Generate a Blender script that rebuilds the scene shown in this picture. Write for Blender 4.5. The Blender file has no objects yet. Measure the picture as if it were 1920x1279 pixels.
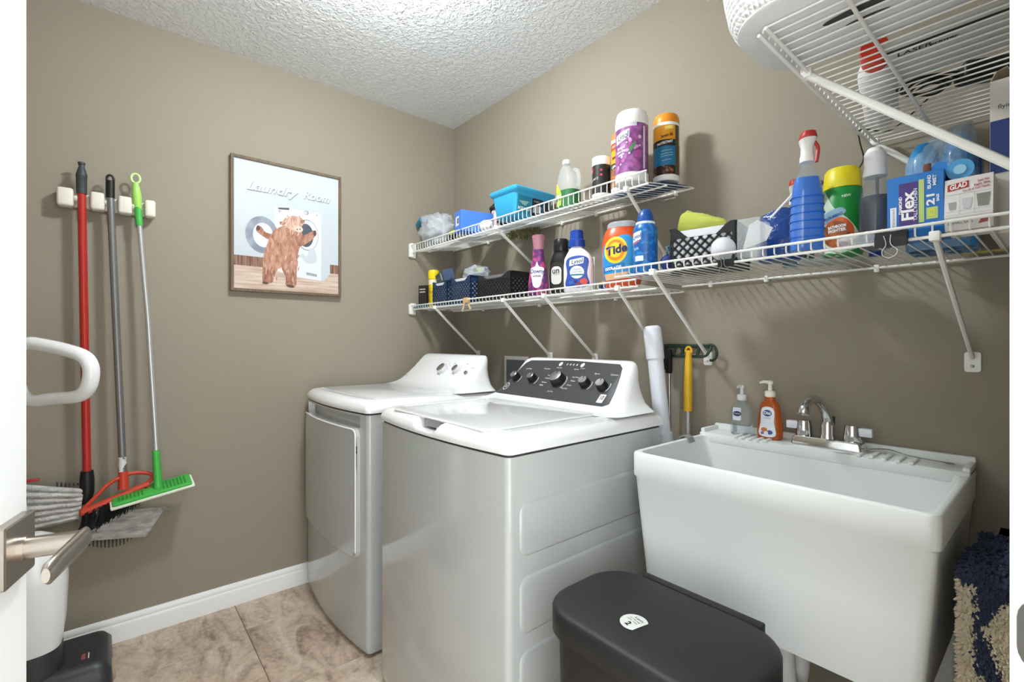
import bpy, bmesh, math, random
from mathutils import Vector, Matrix, noise as mnoise
from mathutils.bvhtree import BVHTree
random.seed(7)
PI = math.pi
S = bpy.context.scene
COL = S.collection

# ------------------------------------------------------------------ camera
cam_d = bpy.data.cameras.new('camera'); cam = bpy.data.objects.new('camera', cam_d); COL.objects.link(cam)
cam.location = (2.396, -1.570, 1.167)
cam.rotation_euler = (PI / 2, 0, math.atan2(887, 750))
cam_d.sensor_width = 36; cam_d.lens = 887 / 1920 * 36; cam_d.clip_start = .02
S.camera = cam
# ------------------------------------------------------------------ world (soft light of the hall beyond the doorway)
w = bpy.data.worlds.new('hall_light'); S.world = w; w.use_nodes = True
w.node_tree.nodes['Background'].inputs[0].default_value = (.93, .98, 1.0, 1)
w.node_tree.nodes['Background'].inputs[1].default_value = 1.65
LAMP = 84.0           # strength of the ceiling dome
S.view_settings.view_transform = 'Standard'; S.view_settings.look = 'None'
S.view_settings.exposure = 1.5; S.view_settings.gamma = 1; S.view_settings.use_curve_mapping = False

# ------------------------------------------------------------------ materials
def lin(c): c /= 255; return c / 12.92 if c <= .04045 else ((c + .055) / 1.055) ** 2.4
def rgb(h):
    if isinstance(h, int): return (lin(h >> 16 & 255), lin(h >> 8 & 255), lin(h & 255), 1)
    return (*h, 1)
MC = {}
def mat(c, rough=.5, metal=0, trans=0, alpha=1, ior=1.45, noise=None, bump=None, emit=0, coat=0, spec=.5, name=None):
    key = (c, rough, metal, trans, alpha, ior, noise, bump, emit, coat, spec)
    if key in MC: return MC[key]
    m = bpy.data.materials.new(name or 'paint_%06x' % (c if isinstance(c, int) else 0)); MC[key] = m
    m.use_nodes = True; nt = m.node_tree; b = nt.nodes['Principled BSDF']
    I = b.inputs
    I['Base Color'].default_value = rgb(c); I['Roughness'].default_value = rough; I['Metallic'].default_value = metal
    I['Transmission Weight'].default_value = trans; I['Alpha'].default_value = alpha; I['IOR'].default_value = ior
    I['Coat Weight'].default_value = coat; I['Specular IOR Level'].default_value = spec
    if emit: I['Emission Color'].default_value = rgb(c); I['Emission Strength'].default_value = emit
    tc = None
    def coords(stretch):
        nonlocal tc
        tc = tc or nt.nodes.new('ShaderNodeTexCoord')
        mp = nt.nodes.new('ShaderNodeMapping'); mp.inputs['Scale'].default_value = stretch
        nt.links.new(tc.outputs['Object'], mp.inputs[0]); return mp.outputs[0]
    if noise:                       # (scale, colour2, lo, hi, stretch)
        sc, c2, lo, hi, st = noise
        n = nt.nodes.new('ShaderNodeTexNoise'); n.inputs['Scale'].default_value = sc; n.inputs['Detail'].default_value = 6
        nt.links.new(coords(st), n.inputs['Vector'])
        r = nt.nodes.new('ShaderNodeMapRange'); r.inputs[1].default_value = lo; r.inputs[2].default_value = hi
        nt.links.new(n.outputs['Fac'], r.inputs[0])
        x = nt.nodes.new('ShaderNodeMix'); x.data_type = 'RGBA'
        x.inputs[6].default_value = rgb(c); x.inputs[7].default_value = rgb(c2)
        nt.links.new(r.outputs[0], x.inputs[0]); nt.links.new(x.outputs[2], I['Base Color'])
    if bump:                        # (scale, strength, distance)
        sc, st, di = bump
        n = nt.nodes.new('ShaderNodeTexNoise'); n.inputs['Scale'].default_value = sc; n.inputs['Detail'].default_value = 4
        nt.links.new(coords((1, 1, 1)), n.inputs['Vector'])
        bp = nt.nodes.new('ShaderNodeBump'); bp.inputs['Strength'].default_value = st; bp.inputs['Distance'].default_value = di
        nt.links.new(n.outputs['Fac'], bp.inputs['Height']); nt.links.new(bp.outputs[0], I['Normal'])
    return m
U1 = (1, 1, 1)
WALL = mat(0x968d7d, .75, bump=(260, .25, .002), name='taupe_wall_paint')
TRIM = mat(0xf0f0ee, .35, name='white_trim_paint')
APPL = mat(0xf2f2f2, .18, coat=.4, name='white_appliance_enamel')
CABI = mat(0xb9bbb9, .1, coat=.5, name='shade_greyed_enamel')  # greyer cabinet paint, with the shade of the upright sides tinted in
WIRE = mat(0xf0efe9, .4, name='white_vinyl_wire')
WHITE = mat(0xf4f4f2, .4); BLACK = mat(0x141414, .45); PLAST = mat(0xe9e9e6, .35)
CHROME = mat(0xd8d8d8, .12, 1, name='chrome'); NICKEL = mat(0xb3aaa0, .32, 1, name='brushed_nickel'); STEEL = mat(0xb8b8b8, .3, 1, name='steel')
CLEAR = mat(0xf4f8fa, .08, 0, 0, .28, name='clear_plastic')
FILM = mat(0xe4e9ee, .22, 0, 0, .42, bump=(45, .9, .01), name='clear_plastic_film')

# ------------------------------------------------------------------ geometry
def rrect(x0, x1, y0, y1, r, z, n=4):
    P = []
    for cx, cy, a in ((x1 - r, y1 - r, 0), (x0 + r, y1 - r, 90), (x0 + r, y0 + r, 180), (x1 - r, y0 + r, 270)):
        for i in range(n + 1):
            t = math.radians(a + 90 * i / n); P.append((cx + r * math.cos(t), cy + r * math.sin(t), z))
    return P
def sup(rx, ry, z, e=2.0, n=32, cx=0, cy=0):
    P = []
    for i in range(n):
        t = 2 * PI * i / n; c, s = math.cos(t), math.sin(t)
        P.append((cx + rx * math.copysign(abs(c) ** (2 / e), c), cy + ry * math.copysign(abs(s) ** (2 / e), s), z))
    return P
class G:
    def __init__(s): s.v = []; s.f = []
    def add(s, v, f):
        o = len(s.v); s.v += [Vector(p) for p in v]; s.f += [tuple(o + i for i in q) for q in f]; return s
    def loft(s, R, c0=True, c1=True, closed=True):
        n = len(R[0]); v = [p for r in R for p in r]; f = []
        for k in range(len(R) - 1):
            for i in range(n if closed else n - 1):
                j = (i + 1) % n; f.append((k * n + i, k * n + j, (k + 1) * n + j, (k + 1) * n + i))
        if c0: f.append(tuple(range(n))[::-1])
        if c1: f.append(tuple(range((len(R) - 1) * n, len(R) * n)))
        return s.add(v, f)
    def box(s, x0, x1, y0, y1, z0, z1):
        v = [(x, y, z) for z in (z0, z1) for x, y in ((x0, y0), (x1, y0), (x1, y1), (x0, y1))]
        return s.add(v, [(3, 2, 1, 0), (4, 5, 6, 7), (0, 1, 5, 4), (1, 2, 6, 5), (2, 3, 7, 6), (3, 0, 4, 7)])
    def rbox(s, x0, x1, y0, y1, z0, z1, r=.003, seg=2):
        bm = bmesh.new(); bmesh.ops.create_cube(bm, size=1)
        for v in bm.verts: v.co = ((x0 + x1) / 2 + v.co.x * (x1 - x0), (y0 + y1) / 2 + v.co.y * (y1 - y0), (z0 + z1) / 2 + v.co.z * (z1 - z0))
        bmesh.ops.bevel(bm, geom=bm.edges[:], offset=r, segments=seg, affect='EDGES', profile=.5)
        bm.verts.index_update(); s.add([v.co[:] for v in bm.verts], [[v.index for v in f.verts] for f in bm.faces]); bm.free(); return s
    def tube(s, pts, r, n=8, closed=False, squash=None):
        P = [Vector(p) for p in pts]; m = len(P); R = []
        rr = r if isinstance(r, (list, tuple)) else [r] * m
        T = []
        for i in range(m):
            a = P[i - 1] if (i or closed) else P[i]; b = P[(i + 1) % m] if (i < m - 1 or closed) else P[i]
            T.append((b - a).normalized())
        up = Vector((0, 0, 1)) if abs(T[0].z) < .9 else Vector((1, 0, 0))
        N = (up - T[0] * up.dot(T[0])).normalized()
        for i in range(m):
            N = (N - T[i] * N.dot(T[i])).normalized(); B = T[i].cross(N)
            k = squash or 1
            R.append([P[i] + (N * math.cos(2 * PI * q / n) + B * math.sin(2 * PI * q / n) * k) * rr[i] for q in range(n)])
        if closed: R.append(R[0])
        return s.loft(R, not closed, not closed)
    def lathe(s, prof, n=32, c=(0, 0, 0), M=None):
        R = [[(c[0] + r * math.cos(2 * PI * i / n), c[1] + r * math.sin(2 * PI * i / n), c[2] + z) for i in range(n)] for r, z in prof]
        if M: R = [[M @ Vector(p) for p in r] for r in R]
        return s.loft(R)
    def cyl(s, a, b, r, n=16, r2=None):
        return s.tube([a, b], [r, r if r2 is None else r2], n)
    def prism(s, poly, h0, h1, ax='z'):
        def m(u, v, h): return (u, v, h) if ax == 'z' else (u, h, v) if ax == 'y' else (h, u, v)
        return s.loft([[m(u, v, h0) for u, v in poly], [m(u, v, h1) for u, v in poly]])
    def ball(s, c, rx, ry=None, rz=None, n=16, amp=0, fr=8, seed=0):
        ry = ry or rx; rz = rz or rx; R = []
        for k in range(1, n):
            a = PI * k / n; row = []
            for i in range(2 * n):
                t = PI * i / n; d = Vector((math.sin(a) * math.cos(t), math.sin(a) * math.sin(t), -math.cos(a)))
                q = 1 + amp * mnoise.noise(d * fr * .3 + Vector((seed, 0, 0))) + amp * .6 * mnoise.noise(d * fr + Vector((0, seed, 0)))
                row.append((c[0] + d.x * rx * q, c[1] + d.y * ry * q, c[2] + d.z * rz * q))
            R.append(row)
        return s.loft(R)
    def T(s, M): s.v = [M @ p for p in s.v]; return s
def obj(name, me, parent=None, m=None):
    o = bpy.data.objects.new(name, me); COL.objects.link(o)
    if m: me.materials.append(m)
    if parent: o.parent = parent
    return o
def mesh(name, g, smooth=35):
    me = bpy.data.meshes.new(name); me.from_pydata([v[:] for v in g.v], [], g.f)
    bm = bmesh.new(); bm.from_mesh(me); bmesh.ops.recalc_face_normals(bm, faces=bm.faces[:]); bm.to_mesh(me); bm.free()
    if smooth:
        for p in me.polygons: p.use_smooth = True
        me.set_sharp_from_angle(angle=math.radians(smooth))
    return me
def part(name, g, m, parent=None, smooth=35, label=None):
    o = obj(name, mesh(name, g, smooth), parent, m)
    if label: o['label'] = label
    return o
def tag(o, label, cat, group=None):
    o['label'] = label; o['category'] = cat
    if group: o['group'] = group
    return o
def thing(name, label, cat, loc=(0, 0, 0), rz=0, group=None, rot=None):
    o = bpy.data.objects.new(name, None); COL.objects.link(o); o.empty_display_size = .05
    o.location = loc; o.rotation_euler = rot or (0, 0, math.radians(rz)); return tag(o, label, cat, group)
def single(name, label, cat, g, m, loc=(0, 0, 0), rz=0, smooth=35, group=None):
    o = part(name, g, m, None, smooth); o.location = loc; o.rotation_euler = (0, 0, math.radians(rz)); return tag(o, label, cat, group)
def struct(name, g, m, smooth=35, parent=None):
    o = part(name, g, m, parent, smooth)
    if not parent: o['kind'] = 'structure'
    return o
def arr(a, b, step):
    n = max(1, round((b - a) / step)); return [a + (b - a) * i / n for i in range(n + 1)]
def smooth2(P, k=6, closed=True):       # Catmull-Rom through 2D or 3D points
    m = len(P); out = []; P = [Vector(p) for p in P]
    for i in range(m if closed else m - 1):
        g = lambda j: P[j % m] if closed else P[min(max(j, 0), m - 1)]
        a, b, c, d = g(i - 1), g(i), g(i + 1), g(i + 2)
        for q in range(k):
            t = q / k
            out.append(.5 * (2 * b + (c - a) * t + (2 * a - 5 * b + 4 * c - d) * t * t + (3 * b - a - 3 * c + d) * t ** 3))
    if not closed: out.append(P[-1])
    return [tuple(p) for p in out]
# flat print: polygons and lettering laid on a surface
_cu = bpy.data.curves.new('lettering', 'FONT'); _cu.resolution_u = 3; _co = bpy.data.objects.new('lettering', _cu)
def text(s, size, shear=0, bold=0, width=None, at=(0, 0), rot=0):
    _cu.body = s; _cu.size = size; _cu.shear = shear; _cu.offset = bold; _cu.align_x = 'CENTER'; _cu.align_y = 'CENTER'
    me = bpy.data.meshes.new_from_object(_co); bm = bmesh.new(); bm.from_mesh(me); bpy.data.meshes.remove(me)
    if width:
        xs = [v.co.x for v in bm.verts]; k = width / max(1e-6, max(xs) - min(xs))
        for v in bm.verts: v.co.x *= k
    c, n = math.cos(math.radians(rot)), math.sin(math.radians(rot))
    for v in bm.verts: v.co = (at[0] + v.co.x * c - v.co.y * n, at[1] + v.co.x * n + v.co.y * c, 0)
    return bm
def flat(*polys):
    bm = bmesh.new()
    for p in polys: bm.faces.new([bm.verts.new((q[0], q[1], 0)) for q in p])
    bmesh.ops.triangulate(bm, faces=bm.faces[:]); return bm
def R2(u0, v0, u1, v1, r=0, n=4):
    if not r: return [(u0, v0), (u1, v0), (u1, v1), (u0, v1)]
    return [p[:2] for p in rrect(u0, u1, v0, v1, r, 0, n)]
def E2(cx, cy, rx, ry=None, n=28): return [(cx + rx * math.cos(2 * PI * i / n), cy + (ry or rx) * math.sin(2 * PI * i / n)) for i in range(n)]
def decal(name, bm, m, parent, O, Uv, Vv, tgt=None, off=.0005, sl=.006):
    O, Uv, Vv = Vector(O), Vector(Uv).normalized(), Vector(Vv).normalized(); D = -Uv.cross(Vv)   # looks along D
    if tgt:
        for ax in (0, 1):
            c = [v.co[ax] for v in bm.verts]; a, b = min(c), max(c)
            for i in range(1, int((b - a) / sl) + 1):
                nrm = [0, 0, 0]; nrm[ax] = 1; co = [0, 0, 0]; co[ax] = a + i * sl
                bmesh.ops.bisect_plane(bm, geom=bm.verts[:] + bm.edges[:] + bm.faces[:], plane_co=co, plane_no=nrm)
        tree = BVHTree.FromPolygons([v[:] for v in tgt.v], tgt.f)
    for v in bm.verts:
        p = O + Uv * v.co.x + Vv * v.co.y
        if tgt:
            h = tree.ray_cast(p - D * .4, D)
            if h[0] is not None: p = h[0]
        v.co = p - D * off
    me = bpy.data.meshes.new(name); bm.to_mesh(me); bm.free()
    return obj(name, me, parent, m)
FX, FZ = (1, 0, 0), (0, 0, 1)            # a print on a front that looks towards -Y

# ================================================================== ROOM
RW = 2.364; H = 2.44
struct('wall_left', G().box(-.1, 0, -2.1, .1, 0, H), WALL)
struct('wall_back', G().box(0, RW + .12, 0, .1, 0, H), WALL)
struct('wall_front', G().box(0, RW + .12, -2.1, -2.0, 0, H), WALL)
g = G().box(RW, RW + .12, -1.0, 0, 0, H).box(RW, RW + .12, -2.0, -1.86, 0, H).box(RW, RW + .12, -1.86, -1.0, 2.06, H)
struct('wall_right', g, WALL)
def ceiling_mat():
    m = bpy.data.materials.new('knockdown_ceiling'); m.use_nodes = True; nt = m.node_tree; b = nt.nodes['Principled BSDF']
    b.inputs['Base Color'].default_value = rgb(0xeff1f1); b.inputs['Roughness'].default_value = .55
    tc = nt.nodes.new('ShaderNodeTexCoord')
    n1 = nt.nodes.new('ShaderNodeTexNoise'); n1.inputs['Scale'].default_value = 52; n1.inputs['Detail'].default_value = 3; n1.inputs['Distortion'].default_value = .8
    r1 = nt.nodes.new('ShaderNodeMapRange'); r1.interpolation_type = 'SMOOTHSTEP'; r1.inputs[1].default_value = .44; r1.inputs[2].default_value = .6
    bp = nt.nodes.new('ShaderNodeBump'); bp.inputs['Strength'].default_value = .55; bp.inputs['Distance'].default_value = .009
    L = nt.links.new; L(tc.outputs['Object'], n1.inputs['Vector']); L(n1.outputs['Fac'], r1.inputs[0]); L(r1.outputs[0], bp.inputs['Height']); L(bp.outputs[0], b.inputs['Normal'])
    return m
struct('ceiling', G().box(-.1, RW + .12, -2.1, .1, H, H + .1), ceiling_mat())
GROUT = mat(0x8d7560, .8)
floor = struct('floor', G().box(-.1, 3.2, -2.3, .1, -.1, -.003), GROUT)
def tile_mat():
    m = bpy.data.materials.new('travertine_tile'); m.use_nodes = True; nt = m.node_tree; b = nt.nodes['Principled BSDF']; L = nt.links.new
    b.inputs['Roughness'].default_value = .45
    tc = nt.nodes.new('ShaderNodeTexCoord'); oi = nt.nodes.new('ShaderNodeObjectInfo')
    ad = nt.nodes.new('ShaderNodeVectorMath'); ad.operation = 'MULTIPLY_ADD'; ad.inputs[1].default_value = (1, 1, 1)
    mp = nt.nodes.new('ShaderNodeMapping'); mp.inputs['Scale'].default_value = (2.6, 7, 1); mp.inputs['Rotation'].default_value = (0, 0, .75)
    L(tc.outputs['Object'], ad.inputs[0]); sc = nt.nodes.new('ShaderNodeMath'); sc.operation = 'MULTIPLY'; sc.inputs[1].default_value = 40
    L(oi.outputs['Random'], sc.inputs[0]); L(sc.outputs[0], ad.inputs[2]); L(ad.outputs[0], mp.inputs[0])
    n = nt.nodes.new('ShaderNodeTexNoise'); n.inputs['Scale'].default_value = 1.3; n.inputs['Detail'].default_value = 9; n.inputs['Roughness'].default_value = .62; n.inputs['Distortion'].default_value = 1.1
    L(mp.outputs[0], n.inputs['Vector'])
    n2 = nt.nodes.new('ShaderNodeTexNoise'); n2.inputs['Scale'].default_value = 60; n2.inputs['Detail'].default_value = 5; L(ad.outputs[0], n2.inputs['Vector'])
    cr = nt.nodes.new('ShaderNodeValToRGB'); e = cr.color_ramp.elements
    e[0].position = .3; e[0].color = rgb(0x7f6e5f); e[1].position = .68; e[1].color = rgb(0xdccdbb)
    x = e.new(.42); x.color = rgb(0xab9683); x = e.new(.52); x.color = rgb(0xc6b29e)
    mx = nt.nodes.new('ShaderNodeMath'); mx.operation = 'MULTIPLY_ADD'; mx.inputs[1].default_value = .28; L(n2.outputs['Fac'], mx.inputs[0])
    sb = nt.nodes.new('ShaderNodeMath'); sb.operation = 'SUBTRACT'; sb.inputs[1].default_value = .14; L(n.outputs['Fac'], sb.inputs[0]); L(sb.outputs[0], mx.inputs[2])
    L(mx.outputs[0], cr.inputs[0]); L(cr.outputs[0], b.inputs['Base Color'])
    return m
TILE = tile_mat(); ts = .457
gt = G().rbox(0, ts - .003, 0, ts - .003, -.006, 0, .0015, 1); tme = mesh('floor_tile', gt); tme.materials.append(TILE)
for j in range(-5, 1):
    y = -1.155 + (j + 2) * ts
    for i in range(-1, 6):
        x = .24 + i * ts + (.058 if j % 2 else 0)
        if x > 2.6 or x + ts < .02 or y > -.05: continue
        o = obj('floor_tile', tme, floor); o.location = (x, y, 0)
# ceiling lamp (just above the frame)
lamp = thing('ceiling_lamp', 'round white flush ceiling lamp above the middle of the room', 'lamp', (1.04, -.93, H))
part('base', G().lathe([(.0, 0), (.105, 0), (.11, -.01), (.105, -.02), (.0, -.02)], 40), WHITE, lamp)
part('dome', G().lathe([(.0, -.098), (.03, -.095), (.058, -.085), (.08, -.066), (.09, -.04), (.09, -.02), (0, -.02)], 40), mat(0xf4fbff, .3, emit=LAMP, name='lit_dome'), lamp)
# baseboards
def board(name, a, b, wallaxis):
    pr = [(0, 0), (.014, 0), (.014, .06), (.012, .068), (.010, .071), (.011, .078), (.008, .088), (.004, .094), (0, .095)]
    g = G()
    if wallaxis == 'x': g.loft([[(u, t, v) for u, v in pr] for t in (a, b)])
    else: g.loft([[(t, -u, v) for u, v in pr] for t in (a, b)])
    return struct(name, g, TRIM, 30)
board('baseboard_left', -2.0, 0, 'x'); board('baseboard_back', .014, RW, 'y')
# door frame
g = G().box(RW - .0, RW + .12, -1.02, -1.0, 0, 2.06).box(RW, RW + .12, -1.86, -1.84, 0, 2.06).box(RW, RW + .12, -1.84, -1.02, 2.04, 2.06)
g.box(RW + .045, RW + .075, -1.032, -1.02, 0, 2.04)
jamb = struct('trim_1', g, TRIM, 0)
sp = G().prism([(RW + .004 + p[0], p[1]) for p in R2(0, .905, .05, .968, .02, 6)], -1.0215, -1.0195, 'y')
part('strike_plate', sp, mat(0x55524e, .4, .8), jamb)
# open door with lever
ed = Vector((-.968, .25, 0)).normalized(); nd = Vector((-ed.y, ed.x, 0)) * -1
end = Vector((1.607, -1.6465, 0))
def dpt(a, n, z): return end - ed * a + nd * n + Vector((0, 0, z))
g = G()
for z0, z1 in ((.012, 2.03),):
    g.loft([[dpt(a, n, z) for a, n in ((0, 0), (.76, 0), (.76, -.035), (0, -.035))] for z in (z0, z1)])
for a0, a1 in ((.12, .34), (.42, .64)):
    for z0, z1 in ((.2, .8), (1.02, 1.88)):
        g.loft([[dpt(a, .0, z) for a, z in ((a0, z0), (a1, z0), (a1, z1), (a0, z1))], [dpt(a, .004, z) for a, z in ((a0 + .012, z0 + .012), (a1 - .012, z0 + .012), (a1 - .012, z1 - .012), (a0 + .012, z1 - .012))]], False, True)
door = struct('door_1', g, TRIM, 0)
HZ = .938; HA = .040
g = G().loft([[dpt(HA + a, n, HZ + z) for a, z in R2(-.033 + i, -.033 + i, .033 - i, .033 - i, .003)] for n, i in ((0, 0), (.009, 0), (.0105, .0015))])
ros = part('rosette', g, NICKEL, door)
g = G().tube([dpt(HA, .010, HZ), dpt(HA, .016, HZ)], .0135, 20).tube([dpt(HA, .016, HZ), dpt(HA, .062, HZ)], .0115, 20)
part('spindle', g, NICKEL, ros)
g = G().tube([dpt(HA + a, .062 + .001 * (a > .1), HZ - .000) for a in (-.016, -.012, 0, .035, .065, .086, .092)], [.006, .0115, .0125, .0122, .012, .0115, .007], 20, squash=.5)
part('lever', g, NICKEL, ros, 50)

# ================================================================== APPLIANCES
def foot(x0, x1, yb, yf, bow, r, i=0, n=48, z=0, fn=None):
    xc, hw = (x0 + x1) / 2, (x1 - x0) / 2
    P = [(x0 + i, yb - i, z), (x1 - i, yb - i, z)]
    for k in range(6):                                   # right front corner, front, left front corner
        t = PI / 2 * k / 5; P.append((x1 - i - r + r * math.cos(t), yf + i + r - r * math.sin(t), z))
    for k in range(1, n):
        u = k / n; x = (x1 - i - r) + u * ((x0 + i + r) - (x1 - i - r)); q = (x - xc) / (hw - r)
        y = yf + i - bow * (1 - min(1, q * q))
        if fn: y += fn(x, z)
        P.append((x, y, z))
    for k in range(6):
        t = PI / 2 * k / 5; P.append((x0 + i + r - r * math.sin(t), yf + i + r - r * math.cos(t), z))
    return P
def console(x0, x1, yb):
    xc, hw = (x0 + x1) / 2, (x1 - x0) / 2
    sec = [(.944, -.475, 1.0, .05), (.949, -.447, .975, .05), (.957, -.425, .94, .05), (.967, -.408, .905, .05), (.985, -.388, .875, .05), (1.01, -.362, .845, .05),
           (1.04, -.33, .815, .05), (1.065, -.303, .796, .055), (1.083, -.285, .776, .055), (1.0925, -.274, .752, .05), (1.0985, -.263, .715, .035), (1.1005, -.252, .66, .02)]
    R = [rrect(xc - hw * k, xc + hw * k, yf, yb, min(r, (yb - yf) * .45), z, 5) for z, yf, k, r in sec]
    return G().loft(R)
def appliance(kind, name, label, cat, x0, x1, yb, yf, bow):
    t = thing(name, label, cat, (0, 0, 0)); xc = (x0 + x1) / 2
    def dent(x, z):
        if kind == 'dryer' and x0 + .045 < x < x1 - .055 and .84 < z < .885: return .028
        return 0
    zs = [.012, .03] + arr(.05, .82, .07) + [.8395, .8405, .862, .8845, .8855, .893]
    R = [foot(x0, x1, yb, yf, bow, .018, .006 if z < .02 else 0, 96, z, dent) for z in zs]
    cab = part('cabinet', G().loft(R), CABI, t, 40)
    part('seam', G().loft([foot(x0, x1, yb, yf, bow, .018, .004, 24, z) for z in (.8925, .9005)]), mat(0x3a3a3a, .6), t)
    if kind == 'dryer':
        part('base_gap', G().loft([foot(x0, x1, yb, yf, bow, .018, .02, 24, z) for z in (.0, .0125)]), mat(0x3a3029, .7), t)
    else:
        for sx in (x0 + .05, x1 - .05):
            for sy in (yf + .06, yb - .06): part('foot', G().cyl((sx, sy, 0), (sx, sy, .014), .02), BLACK, t)
    ins = [(-.004, .9), (-.005, .908), (-.003, .918), (.004, .929), (.012, .937), (.022, .942), (.034, .9445), (.044, .945), (.05, .9448), (.054, .942)]
    R = []
    for i, z in ins:
        ring = foot(x0, x1, yb, yf, bow, .022, i, 120, z)
        if kind == 'washer':
            out = []
            for p in ring:
                q = abs(p[0] - xc + .005) / .062
                if q < 1.25 and p[1] < yf + .1 and z > .905:
                    s = 1 if q < .75 else max(0, 1 - (q - .75) / .5); s = s * s * (3 - 2 * s)
                    cap = .945 - .034 * s
                    p = (p[0], p[1], min(z, cap))
                out.append(p)
            ring = out
        R.append(ring)
    cov = part('top_cover', G().loft(R), APPL, t, 50)
    con = console(x0, x1, yb); co = part('console', con, APPL, t, 45)
    O = (xc, -.6, 0)
    na = Vector((0, -.70, .714)); ey = Vector((0, .714, .70))
    def slope(z):                                        # y of the panel face at height z
        return -.408 + (z - .967) * (-.285 + .408) / (1.083 - .967)
    def knob(name, x, z, r, h, body, face):
        M = Matrix.Translation((x, slope(z), z)) @ na.to_track_quat('Z', 'Y').to_matrix().to_4x4()
        k = part(name, G().lathe([(0, 0), (r * 1.12, 0), (r * 1.1, h * .25), (r, h * .9), (r * .94, h), (0, h)], 28).T(M), body, co, 30)
        part('knob_face', G().lathe([(0, h), (r * .9, h), (r * .9, h + .0025), (r * .8, h + .0035), (0, h + .003)], 28).T(M), face, k, 30)
        g = G().box(-.0012, .0012, r * .35, r * .85, h + .003, h + .0042).T(M)
        part('pointer', g, BLACK, k, 0)
    return t, cab, cov, con, co, O, knob, slope
# --- washer
t, cab, cov, con, co, O, knob, slope = appliance('washer', 'washing_machine', 'white top-load washing machine with a dark control panel', 'washer', .867, 1.551, -.235, -.868, .022)
xw = 1.209
DARKP = mat(0x3f3f41, .35, name='charcoal_panel')
lower = [(-.288, .964), (.25, .964), (.268, .972), (.262, 1.0), (.248, 1.05), (.236, 1.078), (.218, 1.0895), (0, 1.0945), (-.218, 1.0895), (-.238, 1.078), (-.252, 1.05), (-.27, 1.0), (-.286, .972)]
decal('control_panel', flat(lower), DARKP, co, O, FX, FZ, con, .0012, .012)
def note(s, x, z, w=None, size=.0075, m=WHITE): decal('lettering', text(s, size, width=w), m, co, (xw + x, -.6, z), FX, FZ, con, .0019, .02)
for x, z, r in ((-.228, 1.022, .0165), (-.132, 1.022, .0165), (.128, 1.022, .0175), (.205, 1.018, .0175)): knob('knob', xw + x, z, r, .022, BLACK, STEEL)
knob('cycle_knob', xw + .0, 1.025, .026, .026, BLACK, STEEL)
for s, x, z, w in (('Load Size', -.195, 1.058, .032), ('Temperature', -.098, 1.062, .034), ('Cycles', .046, 1.066, .022), ('Spin', .15, 1.056, .022), ('Options', .222, 1.056, .03),
                   ('Power Start', -.04, 1.068, .026), ('Lid Lock', .072, 1.07, .02), ('Normal', -.058, 1.04, .022), ('Casual', -.062, 1.03, .022), ('Delicates', -.064, 1.016, .024), ('Bulky', -.068, 1.006, .018),
                   ('Hand Wash', .068, 1.04, .032), ('Rinse', .066, 1.028, .02), ('Drain', .062, 1.014, .02), ('Deep Clean', .05, 1.003, .028), ('Speed Wash', -.005, .989, .026)):
    note(s, x, z, w, .006)
for x in (-.045, .062): decal('button', flat(E2(0, 0, .008, .007)), WHITE, co, (xw + x, -.6, 1.081), FX, FZ, con, .002, .02)
for x in (-.012, .004, .02, .036): decal('indicator_mark', flat(R2(-.003, -.003, .003, .003)), mat(0xbdbdbd, .5), co, (xw + x, -.6, 1.081), FX, FZ, con, .0019, .02)
decal('emblem', flat(*[[(a * .0145 * math.cos(q), a * .0125 * math.sin(q)) for a, q in ((1, k * PI / 12), (.86, k * PI / 12), (.86, (k + 1) * PI / 12), (1, (k + 1) * PI / 12))] for k in range(24)]), WHITE, co, (xw - .25, -.6, .99), FX, FZ, con, .0019, .05)
note('GE', -.25, .99, .013, .012)
decal('badge', flat(R2(-.012, -.012, .012, .012, .002)), mat(0xe2e2e2, .4), co, (xw + .228, -.6, .985), FX, FZ, con, .0019, .02)
decal('lettering', text('10', .016, bold=.0004), BLACK, co, (xw + .228, -.6, .987), FX, FZ, con, .0024, .02)
# arcs round the knobs
for x, r in ((-.228, .026), (-.132, .026), (.0, .037), (.128, .027), (.205, .027)):
    q = [math.radians(-40 + 9 * k) for k in range(9 if abs(x) > .01 else 11)]
    decal('scale_arc', flat(*[[(r * math.cos(a), .72 * r * math.sin(a)), ((r + .0018) * math.cos(a), .72 * (r + .0018) * math.sin(a)), ((r + .0018) * math.cos(b), .72 * (r + .0018) * math.sin(b)), (r * math.cos(b), .72 * r * math.sin(b))] for a, b in zip(q, q[1:])]), WHITE, co, (xw + x, -.6, 1.02), FX, FZ, con, .0019, .05)
# lid
lx0, lx1, ly0, ly1 = xw - .262, xw + .262, -.868, -.437
R = []
for z, i in ((.9385, .004), (.944, 0), (.9468, .002), (.948, .008)):
    ring = []
    for p in rrect(lx0 + i, lx1 - i, ly0 + i, ly1 - i, .03, z, 6): ring.append(p)
    R.append(ring)
lid = part('lid', G().loft(R), mat(0xeaeaea, .12, coat=.5, name='lid_enamel'), t, 40)
decal('lettering', text('Water Level', .012), mat(0xf8f8f8, .4), lid, (xw + .06, -.475, .948), FX, (0, 1, 0), None, .0004)
part('hinge_strip', G().rbox(xw - .27, xw + .27, -.437, -.425, .944, .950, .002), APPL, t)
part('lid_gap_shade', G().rbox(xw - .045, xw + .04, -.866, -.84, .918, .9425, .003), mat(0x8d8d8d, .5), t)  # solid grey block standing in for the shade under the lid
# embossed side panels
for z0, z1 in ((.650, .781), (.464, .603), (.28, .426), (.09, .235)):
    g = G().loft([[(x, y, z) for y, z in R2(-.832 + i, z0 + i, -.285 - i, z1 - i, .028, 5)] for x, i in ((1.551, 0), (1.5545, .004), (1.5555, .008))], False, True)
    part('embossed_panel', g, CABI, t, 40)
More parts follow.
